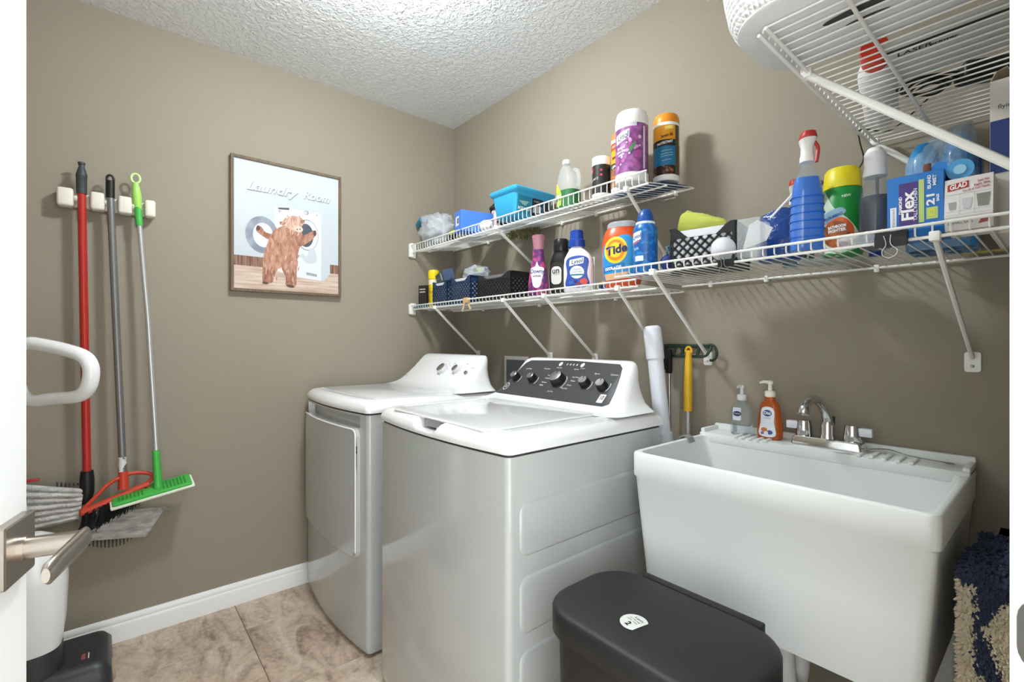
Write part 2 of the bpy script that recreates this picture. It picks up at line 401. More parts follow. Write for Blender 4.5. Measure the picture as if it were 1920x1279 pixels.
# --- dryer
t, cab, cov, con, co, O, knob, slope = appliance('dryer', 'clothes_dryer', 'white front-load clothes dryer beside the left wall', 'dryer', .035, .735, -.235, -.858, .028)
xd = .385
part('top_panel', G().loft([[(p[0], p[1], z) for p in foot(.035 + .055, .735 - .055, -.46, -.858 + .055, .02, .015, i, 40)] for z, i in ((.9425, 0), (.9455, 0), (.9465, .003))]), mat(0xe0e1e1, .15, coat=.4), t)  # same white enamel, greyed to imitate its duller reflection
# door: follows the bowed front
def fy(x): q = (x - xd) / .332; return -.858 - .028 * (1 - min(1, q * q))
def ring(i, d):
    return [(x, fy(x) - d, z) for x, z in [p for k in range(1) for p in dense(R2(.083 + i, .352 + i, .683 - i, .838 - i, .03, 6))]]
def dense(P, step=.03):
    out = []
    for a, b in zip(P, P[1:] + P[:1]):
        n = max(1, int(math.dist(a, b) / step))
        for k in range(n): out.append((a[0] + (b[0] - a[0]) * k / n, a[1] + (b[1] - a[1]) * k / n))
    return out
R0, R1, R2_ = ring(0, -.002), ring(0, .012), ring(.006, .016)
xs = arr(.09, .676, .03); g = G().loft([R0, R1, R2_], False, False)
inner = ring(.006, .016); fan = G()
# front skin as vertical strips so the bow shows
zb, zt = .358, .832
def chord(x):
    i = .006; x0, x1, r = .083 + i, .683 - i, .03
    dx = max(0, (x0 + r) - x, x - (x1 - r)); c = r - math.sqrt(max(0, r * r - dx * dx)); return zb + c, zt - c
cols = arr(.089, .677, .014)
g.loft([[(x, fy(x) - .016, zz) for zz in (chord(x)[0], (chord(x)[0] + chord(x)[1]) / 2, chord(x)[1])] for x in cols], False, False, closed=False)
dd = part('door', g, CABI, t, 40)
g = G().tube([(x, fy(x) - .0165, z) for x, z in [(q, .836) for q in arr(.1, .66, .03)] + [(.672, .831), (.678, .82)] + [(.679, q) for q in arr(.8, .38, .06)]], .0028, 8)
part('edge_highlight', g, APPL, dd)  # white tube imitating the bright highlight on the bevelled door edge
knob('cycle_knob', .43, 1.027, .026, .02, mat(0xd9d9d9, .35), STEEL)
knob('knob', .545, 1.03, .019, .018, mat(0xd9d9d9, .35), STEEL)
knob('start_button', .632, 1.022, .0085, .006, mat(0x9a9a9a, .4), mat(0x6b6b6b, .4))
for x, r in ((.43, .036), (.545, .027)):
    for k in range(9):
        a = math.radians(-120 + 40 * k); decal('scale_mark', flat(R2(-.003, -.0012, .003, .0012)), mat(0x8b8b8b, .5), co, (x + r * math.cos(a), -.6, 1.03 + .75 * r * math.sin(a)), FX, FZ, con, .0008, .05)
for s, x, z in (('Cycle', .485, 1.058), ('Heat', .585, 1.06), ('Start', .645, 1.045)): decal('lettering', text(s, .009), mat(0x7d7d7d, .5), co, (x, -.6, z), FX, FZ, con, .0008, .02)
decal('emblem', flat(R2(-.012, -.005, .012, .005)), mat(0xb4b4b4, .4), co, (xd - .255, -.6, .99), FX, FZ, con, .0008, .02)

# washer outlet box on the wall behind
ob = thing('outlet_box', 'white plumbing outlet box on the wall behind the washing machine', 'outlet box', (.58, 0, 1.03))
part('frame', G().rbox(-.09, .09, -.012, -.0005, -.09, .06, .003), PLAST, ob); part('recess', G().box(-.07, .07, -.0135, -.011, -.075, .042), mat(0x6d7076, .5), ob)

# ================================================================== LAUNDRY TUB
sx0, sx1, sy0 = 1.617, 2.252, -.485
TUB = mat(0xe6e9e7, .38, name='white_tub_plastic')
t = thing('laundry_tub', 'deep white plastic laundry tub against the back wall', 'sink', (0, 0, 0))
def sring(i, z, r=.02, yb=-.012): return rrect(sx0 + i, sx1 - i, sy0 + i * .8, yb, r, z, 5)
R = [sring(.03, .50), sring(.0295, .505), sring(.016, .66), sring(.005, .797), sring(.0005, .802), sring(0, .86), sring(.0015, .864), sring(.005, .866), sring(.011, .866)]
R += [rrect(sx0 + i, sx1 - i, sy0 + i, -.115 - k, .025, z, 5) for i, k, z in ((.014, 0, .864), (.02, .004, .80), (.045, .03, .56), (.06, .045, .545))]
part('basin', G().loft(R, True, True), TUB, t, 40)
g = G().rbox(sx0 + .001, sx1 - .001, -.118, -.006, .845, .874, .004)
dk = part('faucet_deck', g, TUB, t)
part('back_lip', G().rbox(sx0 + .001, sx1 - .001, -.018, -.003, .86, .892, .004), TUB, t)
part('end_lip', G().rbox(sx0 + .001, sx0 + .015, -.11, -.006, .862, .886, .004), TUB, t); part('end_lip', G().rbox(sx1 - .015, sx1 - .001, -.11, -.006, .862, .882, .004), TUB, t)
for x in arr(1.735, 1.82, .021) + arr(2.045, 2.15, .024): part('soap_ridge', G().rbox(x - .005, x + .005, -.121, -.045, .872, .879, .002), TUB, t)
for x in (sx0 + .05, sx1 - .05):
    for y in (sy0 + .045, -.06):
        part('leg', G().loft([rrect(x - a, x + a, y - a, y + a, .008, z, 3) for z, a in ((0, .016), (.02, .016), (.5, .024))]), mat(0xdfe0dc, .45), t)
part('drain_pipe', G().tube(smooth2([(1.93, -.27, .55), (1.93, -.27, .36), (1.93, -.24, .28), (1.93, -.18, .28), (1.93, -.15, .36), (1.93, -.09, .4), (1.93, -.012, .4)], 6, False), .021, 14), WHITE, t)
# faucet
t = thing('faucet', 'chrome two-handle gooseneck faucet on the tub deck', 'faucet', (1.962, -.062, .874))
R = [rrect(-.08 - i, .08 + i, -.028 - i * .5, .026 + i * .5, .006, z, 3) for z, i in ((0, .004), (.004, .004), (.022, 0), (.026, -.004))]
part('base_plate', G().loft(R), CHROME, t, 30)
part('spout', G().tube(smooth2([(0, 0, .02), (0, .0, .065), (-.002, -.012, .098), (-.008, -.045, .128), (-.014, -.078, .137), (-.02, -.106, .124), (-.022, -.118, .1)], 6, False), [.014] * 7 + [.0115] * 24 + [.0125, .0135, .0145, .0145, .0145, .0145], 18), CHROME, t, 40)
part('collar', G().lathe([(0, .02), (.019, .02), (.019, .03), (.0165, .034), (.0165, .062), (.014, .07), (0, .07)], 22), CHROME, t)
part('spout_stop', G().rbox(-.012, .012, .008, .022, .03, .085, .003), mat(0x35352f, .4, .6), t)
for s in (-1, 1):
    k = part('handle', G().lathe([(0, .024), (.02, .024), (.0215, .03), (.018, .062), (.0165, .068), (0, .07)], 24, (s * .058, -.002, 0)), CHROME, t, 40)
    part('handle_lever', G().rbox(s * .058 + (s * .014 if s > 0 else -.044), s * .058 + (.044 if s > 0 else -.014), -.012, .008, .042, .064, .003), mat(0xd9dbe2, .15), k)
# cleaning wire lying on the deck
g = G().tube(smooth2([(2.05, -.04, .881), (2.09, -.035, .886), (2.13, -.06, .8835), (2.17, -.066, .881), (2.205, -.072, .881)], 6, False), .0014, 6)
g.tube([(2.212 + .009 * math.cos(a * PI / 6), -.074 + .006 * math.sin(a * PI / 6), .8805) for a in range(12)], .0012, 6, True)
single('cleaning_wire', 'thin grey wire with a loop end lying on the tub deck', 'wire', g, mat(0x8d8d8a, .5, .3))
# grey clip over the left rim
g = G().loft([[(x, y, z) for x, z in ((1.598, .846), (1.601, .862), (1.608, .871), (1.62, .874), (1.634, .868), (1.641, .854), (1.6385, .853), (1.632, .866), (1.62, .871), (1.609, .868), (1.6035, .861), (1.6005, .846))] for y in (-.215, -.185)])
single('hose_clip', 'curved grey plastic clip hooked over the tub rim', 'clip', g, mat(0x8e8f8b, .45))
# pump bottles
def pump(parent, z, m, rot=0, noz=.028):
    r = math.radians(rot); c, s = math.cos(r), math.sin(r)
    p = part('pump', G().lathe([(0, z), (.0135, z), (.0145, z + .002), (.0145, z + .015), (.012, z + .018), (.006, z + .019), (.005, z + .036), (.0075, z + .038), (.0085, z + .046), (.006, z + .049), (0, z + .049)], 20), m, parent, 40)
    part('nozzle', G().tube([(0, 0, z + .044), (noz * .6 * c, noz * .6 * s, z + .045), (noz * c, noz * s, z + .041)], [.0055, .0045, .003], 10), m, p)
t = thing('hand_soap_bottle', 'orange liquid hand soap in a clear pump bottle', 'soap bottle', (1.812, -.062, .8745), 0)
B = G().loft([sup(a, b, z, 3.2, 36) for z, a, b in ((0, .029, .019), (.003, .033, .022), (.02, .034, .023), (.06, .031, .021), (.1, .025, .018), (.108, .021, .0165), (.113, .0145, .0145), (.118, .0125, .0125), (.126, .0125, .0125))])
part('bottle', B, mat(0xe87a38, .08, 0, .55, ior=1.35, name='orange_soap'), t, 40)
pump(t, .125, mat(0xf4ede0, .4), 200)
decal('label_print', flat(smooth2([(-.022, .012), (.022, .012), (.019, .05), (.0155, .092), (-.0155, .092), (-.019, .05)], 4)), mat(0xe9edf3, .45), t, (0, -.1, 0), FX, FZ, B, .0006)
decal('label_print', flat(E2(0, .078, .0125, .0095)), mat(0x1c4b94, .4), t, (0, -.1, 0), FX, FZ, B, .0011)
decal('lettering', text('Dial', .0125, bold=.0004, width=.019, at=(0, .078)), WHITE, t, (0, -.1, 0), FX, FZ, B, .0015)
decal('lettering', text('ANTIBACTERIAL', .004, width=.02, at=(0, .063)), mat(0x2d4b80, .5), t, (0, -.1, 0), FX, FZ, B, .0011)
for (a, b, r, c) in ((-.008, .028, .009, 0xc9764a), (.008, .022, .008, 0x4b5a9a), (-.002, .02, .006, 0xf5f5fa), (.013, .034, .006, 0xf2f2f7), (-.013, .018, .005, 0x6f78b2)): decal('label_print', flat(E2(a, b, r, r * .8)), mat(c, .5), t, (0, -.1, 0), FX, FZ, B, .001 + random.random() * .0004)
t = thing('sanitizer_bottle', 'clear hand sanitizer pump bottle beside the orange soap', 'bottle', (1.728, -.06, .8745), 10)
B = G().loft([sup(a, b, z, 4, 36) for z, a, b in ((0, .026, .017), (.003, .03, .02), (.07, .03, .02), (.085, .026, .018), (.093, .017, .015), (.098, .0115, .0115), (.108, .0115, .0115))])
part('bottle', B, mat(0xdfe6ea, .06, 0, .85, ior=1.25, name='clear_gel'), t, 40)
pump(t, .107, mat(0xdfe0dc, .35), 250, .022)
decal('label_print', flat(R2(-.022, .045, .002, .085, .004)), mat(0xd7dce6, .45), t, (0, -.1, 0), FX, FZ, B)
decal('label_print', flat(E2(-.009, .066, .012, .008)), mat(0x26315c, .45), t, (0, -.1, 0), FX, FZ, B, .001)
decal('lettering', text('PURELL', .005, width=.019, at=(-.009, .066)), WHITE, t, (0, -.1, 0), FX, FZ, B, .0015)
decal('label_print', flat(*[R2(-.021 + .0032 * k, .008, -.0193 + .0032 * k, .036) for k in range(4)]), mat(0x5d6468, .5), t, (0, -.1, 0), FX, FZ, B)

# ================================================================== TRASH CAN
BIN = mat(0x1d1d1e, .5, bump=(900, .25, .001), name='black_bin_plastic')
t = thing('trash_can', 'black plastic step trash can in front of the laundry tub', 'trash can', (1.885, -.776, 0))
body = G().loft([rrect(-a, a, -b, b, r, z, 6) for z, a, b, r in ((0, .15, .092, .04), (.01, .156, .096, .04), (.3, .174, .106, .045), (.585, .187, .115, .07))])
part('body', body, BIN, t, 40)
LID = G().loft([rrect(-a, a, -b, b, r, z, 7) for z, a, b, r in ((.582, .197, .128, .085), (.586, .201, .132, .088), (.626, .201, .132, .088), (.631, .1985, .1295, .086), (.634, .194, .125, .083), (.636, .186, .117, .078), (.638, .12, .05, .04))])
ld = part('lid', LID, BIN, t, 50)
part('hinge', G().rbox(-.12, .14, .126, .146, .60, .6365, .004), BIN, t)
part('lid_grip', G().loft([rrect(.13, .21, -.05, .05, .02, z, 4) for z in (.575, .608)]), BIN, t)
g = [(math.cos(a) * .026, math.sin(a) * .026) for a in [math.radians(q) for q in range(48, 313, 12)]]
OU, OV = (.97, -.22, 0), (.22, .97, 0)
decal('sticker', flat(g), mat(0xd9d9d4, .5), t, (-.02, -.045, .638), OU, OV, LID, .0008, .01)
for s, z, at, wd in (('Lasts', .0085, (.0, .014), .02), ('for the bag', .004, (-.003, .006), .026), ('this size', .004, (-.004, .0), .026)): decal('lettering', text(s, z, width=wd, at=at), BLACK, t, (-.02, -.045, .638), OU, OV, LID, .0013, .02)
decal('lettering', text('2', .017, bold=.0006, at=(-.002, -.0125)), BLACK, t, (-.02, -.045, .638), OU, OV, LID, .0013, .02)

# ================================================================== WIRE SHELVES
def wire_shelf(name, label, loc, rz, L0, L1, depth, lip, drop, braces, clips, mid=True, ends=()):
    t = thing(name, label, 'shelf', loc, rz)
    k = 1 if lip > 0 else -1
    p = [(0, -.006, 0), (0, -depth + .004, -drop), (0, -depth + .001, -drop + .002 * k), (0, -depth, -drop + .006 * k), (0, -depth, -drop + lip)]
    me = mesh('wire', G().tube(p, .0017, 6)); me.materials.append(WIRE)
    for x in arr(L0 + .006, L1 - .006, .0254):
        o = obj('wire', me, t); o.location = (x, 0, 0)
    def rail(y, z, r=.0033, a=L0, b=L1): part('rail', G().cyl((a, y, z), (b, y, z), r, 8), WIRE, t)
    rail(-.009, -.0045); rail(-depth + .006, -drop - .0045); rail(-depth - .0045, -drop + lip - .004, .003)
    if mid: rail(-depth * .62, -drop * .62 - .0048)
    for x, xb, dz in braces:
        a, b = Vector((x, -depth + .004, -drop - .008)), Vector((xb, -.012, -dz))
        br = part('brace', G().tube([a, a.lerp(b, .5), b], .0072, 8, squash=.7), WIRE, t)
        part('hook', G().rbox(x - .008, x + .008, -depth - .007, -depth + .012, -drop - .014, -drop + .004, .002), WIRE, br)
        pl = part('wall_plate', G().loft([[(xb + u, y, -dz + v) for u, v in R2(-.0145, -.036, .0145, .012, .006)] for y in (-.0005, -.006)]), WIRE, br)
        s = part('screw', G().ball((xb, -.0065, -dz - .022), .0038, .003, .0038, 6), STEEL, br)
    for x in clips:
        part('wall_clip', G().rbox(x - .006, x + .006, -.014, -.0005, -.016, .004, .0025), WIRE, t)
    for x, sgn in ends:
        part('end_bracket', G().rbox(x - .002 if sgn > 0 else x - .012, x + .012 if sgn > 0 else x + .002, -depth - .014, -depth + .016, -drop - .03, -drop + lip + .006, .003), WIRE, t)
        part('end_bracket', G().rbox(x - .003, x + .003, -depth + .0, -depth + .03, -drop - .034, -drop + lip + .012, .001), WIRE, t)
    return t
ZA, ZB, ZC, ZD = 1.709, 1.347, 1.367, 1.695
wire_shelf('wire_shelf', 'upper white wire shelf over the washer and dryer, ending short of the tub', (0, 0, ZA), 0, .008, 1.54, .292, .038, .043, ((.775, .735, .19), (1.46, 1.43, .225)), (.35, .9, 1.1, 1.47), True, ((.006, 1),))
wire_shelf('wire_shelf', 'lower white wire shelf right above the dryer and washer', (0, 0, ZB), 0, .008, 1.502, .292, .02, 0, ((.262, .25, .245), (.825, .82, .245), (1.075, 1.09, .245), (1.425, 1.375, .19)), (.3, .75, 1.2, 1.44), True, ((.006, 1),))
wire_shelf('wire_shelf', 'deep white wire shelf above the laundry tub', (0, 0, ZC), 0, 1.495, RW - .004, .402, .022, 0, ((1.63, 1.588, .247), (2.232, 2.244, .238)), (1.6, 1.78, 2.06), False)
wire_shelf('wire_shelf', 'high white wire shelf on the right wall carrying the white basket', (RW, 0, ZD), -90, .008, .735, .305, -.008, 0, ((.035, .035, .29), (.53, .53, .275)), (.2, .45), True)
def zA(y): return ZA + .043 * y / .292 + .0035

# ================================================================== PICTURE ON THE LEFT WALL
# canvas units: u runs along +Y (0..1 across), v up (0..1)
PY0, PY1, PZ0, PZ1 = -1.174, -.690, 1.389, 1.990
t = thing('framed_picture', 'framed print of a shaggy brown cow loading a washing machine', 'picture', (0, (PY0 + PY1) / 2, PZ0))
WOOD = mat(0x7b6852, .65, noise=(9, 0x54463a, .35, .7, (1, 30, 1)), name='grey_brown_wood')
hw = (PY1 - PY0) / 2; ph = PZ1 - PZ0; fw = .012
for q in (((-hw, 0), (hw, 0), (hw - fw, fw), (-hw + fw, fw)), ((-hw, ph), (hw, ph), (hw - fw, ph - fw), (-hw + fw, ph - fw)), ((-hw, 0), (-hw, ph), (-hw + fw, ph - fw), (-hw + fw, fw)), ((hw, 0), (hw, ph), (hw - fw, ph - fw), (hw - fw, fw))):
    part('frame_rail', G().prism(q, .001, .026, 'x'), WOOD, t, 0)
cw, ch = 2 * (hw - fw), ph - 2 * fw
cv = part('canvas', G().box(.002, .018, -hw + fw, hw - fw, fw, ph - fw), mat(0xc6cccf, .6, noise=(2.5, 0xb7c1c6, .35, .7, U1)), t, 0)
def art(x, y):      # sketch grid of the print -> canvas coordinates
    u = (x - 132) / 793; top = 108 + (x - 132) * .2068; bot = 1097 + (x - 135) * .048
    return (-cw / 2 + u * cw, (bot - y) / (bot - top) * ch)
lay = [0]
def ink(pts, m, sm=4, name='print'):
    lay[0] += 1; P = [art(*p) for p in pts]
    if sm: P = smooth2(P, sm)
    decal(name, flat(P), m, cv, (.018, 0, fw), (0, 1, 0), FZ, None, .0003 + lay[0] * .000015)
def oval(x, y, rx, ry, m, name='print'): ink([(x + rx * math.cos(k * PI / 12), y + ry * math.sin(k * PI / 12) + .13 * rx * math.cos(k * PI / 12)) for k in range(24)], m, 0, name)
FLO = mat(0xb59a88, .7, noise=(6, 0xd6c4b4, .35, .65, (1, 1, 14))); WAIN = mat(0x6e4a3c, .7, noise=(8, 0x9b7a68, .4, .65, (1, 14, 1)))
ink([(133, 845), (925, 918), (925, 985), (133, 925)], WAIN, 0); ink([(133, 922), (925, 984), (925, 1135), (133, 1097)], FLO, 0)
MW = mat(0xd6d9dc, .6); MS = mat(0xc0c6cc, .6); MG = mat(0x7a828f, .6, noise=(14, 0x9aa2ad, .4, .6, U1)); MD = mat(0x4a5059, .6); LN = mat(0x9aa0a6, .6)
ink([(415, 470), (780, 530), (780, 1035), (570, 1005), (430, 960)], MW, 0); ink([(780, 530), (848, 560), (855, 985), (800, 1037), (780, 1035)], MS, 0)
ink([(445, 483), (527, 486), (527, 502), (445, 497)], MD, 0); ink([(445, 503), (470, 505), (452, 522)], LN, 0); ink([(530, 490), (640, 520), (640, 560), (530, 540)], MW, 0)
oval(660, 522, 20, 17, MG); oval(655, 522, 12, 11, MS); oval(745, 540, 6, 5, MG)
oval(320, 705, 128, 152, MS); oval(328, 692, 118, 140, MG); oval(335, 694, 72, 92, MW)
oval(665, 690, 92, 118, LN); oval(668, 690, 84, 110, MW); oval(655, 692, 62, 88, MD)
ink([(690, 790), (725, 800), (745, 870), (720, 905), (650, 895), (625, 860), (600, 855), (625, 830), (660, 850), (675, 820)], MS)
ink([(660, 970), (745, 985), (745, 1005), (660, 990)], LN, 0)
FUR = mat(0xa1705a, .8, noise=(26, 0xc79a84, .38, .66, (1, 2.6, 1)), name='print_fur'); FUR2 = mat(0x8a5b48, .8, noise=(26, 0xb98a74, .4, .66, (1, 2.6, 1)))
FUR3 = mat(0xb98d77, .8, noise=(30, 0xdcbcab, .35, .62, (1, 3, 1))); HOOF = mat(0x5a463c, .7); PINK = mat(0xe3c4b6, .7)
ink([(340, 900), (330, 1000), (335, 1050), (370, 1060), (405, 1045), (415, 1000), (450, 930), (470, 850), (400, 820)], FUR2)
ink([(470, 930), (500, 1010), (500, 1070), (540, 1082), (580, 1070), (585, 960), (590, 880), (520, 860)], FUR2)
ink([(385, 700), (330, 890), (360, 950), (420, 960), (470, 940), (540, 980), (585, 950), (590, 860), (610, 780), (640, 720), (600, 640), (520, 615), (440, 640)], FUR)
ink([(400, 690), (350, 670), (320, 630), (292, 630), (285, 660), (320, 695), (370, 725), (405, 725)], FUR2); oval(300, 642, 13, 20, HOOF)
ink([(590, 690), (640, 690), (700, 665), (725, 655), (742, 680), (720, 710), (670, 750), (610, 775), (580, 740)], FUR2); oval(728, 675, 12, 22, HOOF)
ink([(455, 600), (485, 580), (520, 550), (570, 545), (625, 570), (645, 590), (625, 625), (610, 660), (560, 655), (520, 640), (490, 615)], FUR3)
oval(600, 645, 33, 24, PINK); oval(588, 648, 5, 6, HOOF); oval(610, 645, 5, 6, HOOF)
ink([(455, 590), (500, 595), (490, 615), (460, 612)], FUR2, 3); ink([(610, 580), (645, 578), (640, 600), (615, 602)], FUR2, 3)
def strand(x, y, L, w, a, m):
    c, q = math.cos(a), math.sin(a); ink([(x + c * L * u - q * w * v, y + q * L * u + c * w * v) for u, v in ((-1, 0), (-.4, 1), (.4, .8), (1, 0), (.4, -.8), (-.4, -1))], m, 2, 'print_strand')
for k in range(70):
    x, y = random.uniform(365, 600), random.uniform(650, 960)
    strand(x, y, random.uniform(14, 26), random.uniform(2.5, 4.5), 1.57 + (x - 470) * .004 + random.uniform(-.25, .25), random.choice((FUR2, FUR3, FUR)))
for k in range(22): strand(random.uniform(350, 440) if k % 2 else random.uniform(505, 580), random.uniform(950, 1045), random.uniform(12, 20), 3, 1.57 + random.uniform(-.3, .3), random.choice((FUR2, FUR3)))
for k in range(26): x = random.uniform(470, 635); strand(x, random.uniform(555, 620), random.uniform(16, 28), random.uniform(2.5, 4), 1.57 - (x - 555) * .008 + random.uniform(-.2, .2), random.choice((FUR3, FUR, PINK)))
oval(350, 1055, 22, 9, HOOF); oval(535, 1077, 30, 10, HOOF)
INKW = mat(0xe2e5e6, .5); SHD = mat(0x8d959c, .6)
for m, dx, dz, k in ((SHD, .0022, -.0022, 0), (INKW, 0, 0, 1)):
    lay[0] += 1
    for s, x, y, wd in (('Laundry', 395, 350, .215), ('Room', 738, 405, .125)):
        c = art(x, y); bm = text(s, .055, .35, .0004, wd); decal('lettering', bm, m, cv, (.018, c[0] + dx, fw + c[1] + dz), (0, 1, .0), (0, 0, 1), None, .0034 + k * .0004)

# ================================================================== BROOM RACK, BROOM, MOPS
t = thing('broom_holder', 'cream plastic wall holder gripping three long handles', 'tool holder', (0, 0, 0))
CREAM = mat(0xe4ddd0, .45)
part('back_plate', G().rbox(.001, .016, -1.722, -1.438, 1.662, 1.715, .005), CREAM, t)
for a, b in ((-1.722, -1.676), (-1.632, -1.590), (-1.553, -1.510), (-1.472, -1.438)):
    bl = part('grip_block', G().rbox(.012, .06, a, b, 1.655, 1.722, .009, 3), CREAM, t)
for y in (-1.667, -1.582, -1.502): part('roller', G().ball((.05, y, 1.688), .0125, n=10), mat(0xf0ece4, .4), t)
RED = mat(0xb02a22, .35); GRAYM = mat(0x7f7f7c, .35, .5); GREEN = mat(0x45b24a, .4); LGREEN = mat(0xa5d867, .4)
PAD = mat(0xd2cfc9, .95, noise=(60, 0xa9a6a0, .35, .65, (1, .35, 1)), bump=(150, .9, .006), name='grey_microfibre')
# red-handled mop
t = thing('flat_mop', 'red-handled mop with two grey microfibre pads', 'mop', (0, 0, 0))
top, bot = Vector((.058, -1.655, 1.735)), Vector((.062, -1.640, .66))
part('handle', G().cyl(top, bot, .0125, 18), RED, t)
part('grip', G().lathe([(0, 0), (.0155, 0), (.0155, .06), (.0165, .062), (.0165, .068), (.0125, .085), (.0085, .098), (.0085, .106), (.0105, .108), (.0105, .115), (0, .115)], 20, tuple(top + Vector((0, 0, -.03)))), mat(0x3a3f42, .5), t)
part('socket', G().tube([bot + Vector((0, 0, .03)), bot, bot + Vector((.0, .0, -.05)), bot + Vector((0, -.005, -.09))], [.018, .021, .021, .015], 16), BLACK, t)
def pad(name, C, rows=7):
    # C: four corners (tl, tr, br, bl); chenille pad with ribs
    tl, tr, br, bl = [Vector(c) for c in C]; n = -(tr - tl).cross(bl - tl).normalized(); N, Mv = 28, 42; R = []
    top_, bot_ = [], []
    for j in range(Mv + 1):
        v = j / Mv; a, b = tl.lerp(bl, v), tr.lerp(br, v); r1, r2 = [], []
        for i in range(N + 1):
            u = i / N; e = min(1, 8 * min(u, 1 - u, v, 1 - v) + .15) ** .5
            rib = .009 * abs(math.sin(v * rows * PI)); ns = .003 * mnoise.noise(Vector((u * 9, v * 14, 3)))
            p = a.lerp(b, u); r1.append(p + n * (.009 * e + rib * e + ns)); r2.append(p - n * (.006 * e))
        top_.append(r1); bot_.append(r2)
    g = G(); g.loft(top_, False, False, closed=False); g.loft(bot_, False, False, closed=False)
    return part(name, g, PAD, t, 60)
pad('pad', ((.075, -1.90, .705), (.07, -1.648, .628), (.085, -1.66, .525), (.09, -1.90, .50)))
pad('pad', ((.05, -1.655, .535), (.045, -1.405, .50), (.07, -1.47, .405), (.075, -1.66, .44)), 3)
part('tongue', G().tube([(.055, -1.42, .497), (.055, -1.395, .492), (.055, -1.385, .482)], .006, 8, squash=.5), mat(0x8e8a84, .6), t)
part('red_tab', G().rbox(.07, .08, -1.80, -1.762, .68, .69, .002), RED, t)
g = G()
for k in range(15): y = -1.645 + .011 * k; g.cyl((.048, y, .47), (.05, y, .415 - .03 * math.sin(k * .2) + .012 * (k > 10) * (k - 10) * .3), .0032, 6, .002)
for k in range(8): y = -1.72 + .011 * k; g.cyl((.05, y, .64), (.05, y, .662 - .003 * k), .0032, 6, .002)
part('bristles', g, mat(0x3d3c3a, .7), t)
# grey-handled angle broom with orange-red frame
t = thing('angle_broom', 'grey-handled broom with an orange-red triangular frame and black bristles', 'broom', (0, 0, 0))
top, bot = Vector((.057, -1.575, 1.715)), Vector((.085, -1.538, .665))
part('handle', G().cyl(top, bot, .012, 18), GRAYM, t)
g = G().tube([(.057, -1.575, z) for z in (1.705, 1.77)], .0135, 16, squash=1).tube([(.057, -1.575 + .010 * math.cos(a), 1.776 + .016 * math.sin(a)) for a in [PI * 2 * k / 16 for k in range(16)]], .0042, 8, True)
part('hanger', g, BLACK, t)
part('paper_label', G().lathe([(0, 0), (.0127, 0), (.0127, .06), (0, .06)], 18, (.0838, -1.540, .67)), mat(0xd9d9d6, .6, noise=(70, 0x7d7f80, .55, .6, U1)), t)
ORG = mat(0xc8402a, .4)
part('ferrule', G().tube([(.085, -1.538, .675), (.086, -1.537, .61)], [.0145, .017], 16), ORG, t)
fr = [(.1, -1.655, .545), (.1, -1.61, .605), (.095, -1.575, .64), (.085, -1.52, .662), (.08, -1.468, .655), (.08, -1.448, .637), (.085, -1.475, .612), (.095, -1.56, .575)]
part('frame', G().tube(smooth2(fr, 5), .0075, 10, True, squash=.8), ORG, t, 50)
part('cap_bar', G().tube([(.1, -1.652, .55), (.09, -1.46, .615)], .012, 10, squash=.9), ORG, t)
g = G()
for k in range(220):
    u = random.random(); a = Vector((.1, -1.65, .548)).lerp(Vector((.09, -1.465, .61)), u); d = Vector((random.uniform(-.02, .035), random.uniform(-.02, .0), -.085 + .03 * u + random.uniform(-.008, .008)))
    a = a + Vector((random.uniform(-.01, .01), 0, 0)); g.tube([a, a + d * .6, a + d + Vector((0, -.006, 0))], [.0022, .0018, .001], 4)
part('bristles', g, mat(0x1b1b1c, .6), t)
# green sweeper
t = thing('floor_sweeper', 'green dust sweeper with a thin silver pole and flat white-edged head', 'sweeper', (0, 0, 0))
a, m_, b = Vector((.056, -1.492, 1.665)), Vector((.08, -1.463, 1.25)), Vector((.11, -1.437, .70))
part('pole', G().cyl(a, m_, .0085, 14).cyl(m_, b, .0092, 14), mat(0xc9c9c6, .3, .6), t)
part('grip', G().tube([(.054, -1.500, 1.78), (.054, -1.499, 1.76), (.055, -1.497, 1.735), (.055, -1.495, 1.71), (.056, -1.492, 1.675)], [.009, .0125, .0155, .0145, .0115], 16), LGREEN, t)
part('grip_sleeve', G().cyl((.056, -1.4935, 1.69), (.0585, -1.489, 1.615), .0118, 16), GREEN, t)
part('hang_loop', G().tube([(.054, -1.500 + .0135 * math.cos(q), 1.797 + .018 * math.sin(q)) for q in [PI * 2 * k / 18 for k in range(18)]], .0042, 8, True), mat(0xcfe6a0, .4), t)
part('lower_sleeve', G().tube([(.106, -1.441, .745), (.112, -1.434, .62), (.115, -1.434, .6)], [.012, .0135, .016], 16), GREEN, t)
hd = Matrix.Translation((.112, -1.449, .592)) @ Matrix.Rotation(math.radians(9), 4, 'X') @ Matrix.Rotation(math.radians(14), 4, 'Y')
part('head_pad', G().rbox(-.047, .047, -.13, .13, -.012, .0, .005).T(hd), mat(0xe9f0dc, .6), t)
hp = part('head_plate', G().loft([rrect(-.043 + i, .043 - i, -.122 + i, .122 - i, .008, z) for z, i in ((0, 0), (.006, .0), (.009, .004))]).T(hd), GREEN, t)
for k in range(2):
    g = G()
    for q in range(7): g.rbox(-.03, .03, (-.105 if k == 0 else .03) + q * .0115, (-.105 if k == 0 else .03) + q * .0115 + .006, .0085, .0105, .0006, 1)
    part('grip_ribs', g.T(hd), mat(0x2c8a35, .5), hp)
part('swivel', G().ball((.114, -1.435, .592), .017, n=10), GREEN, t)

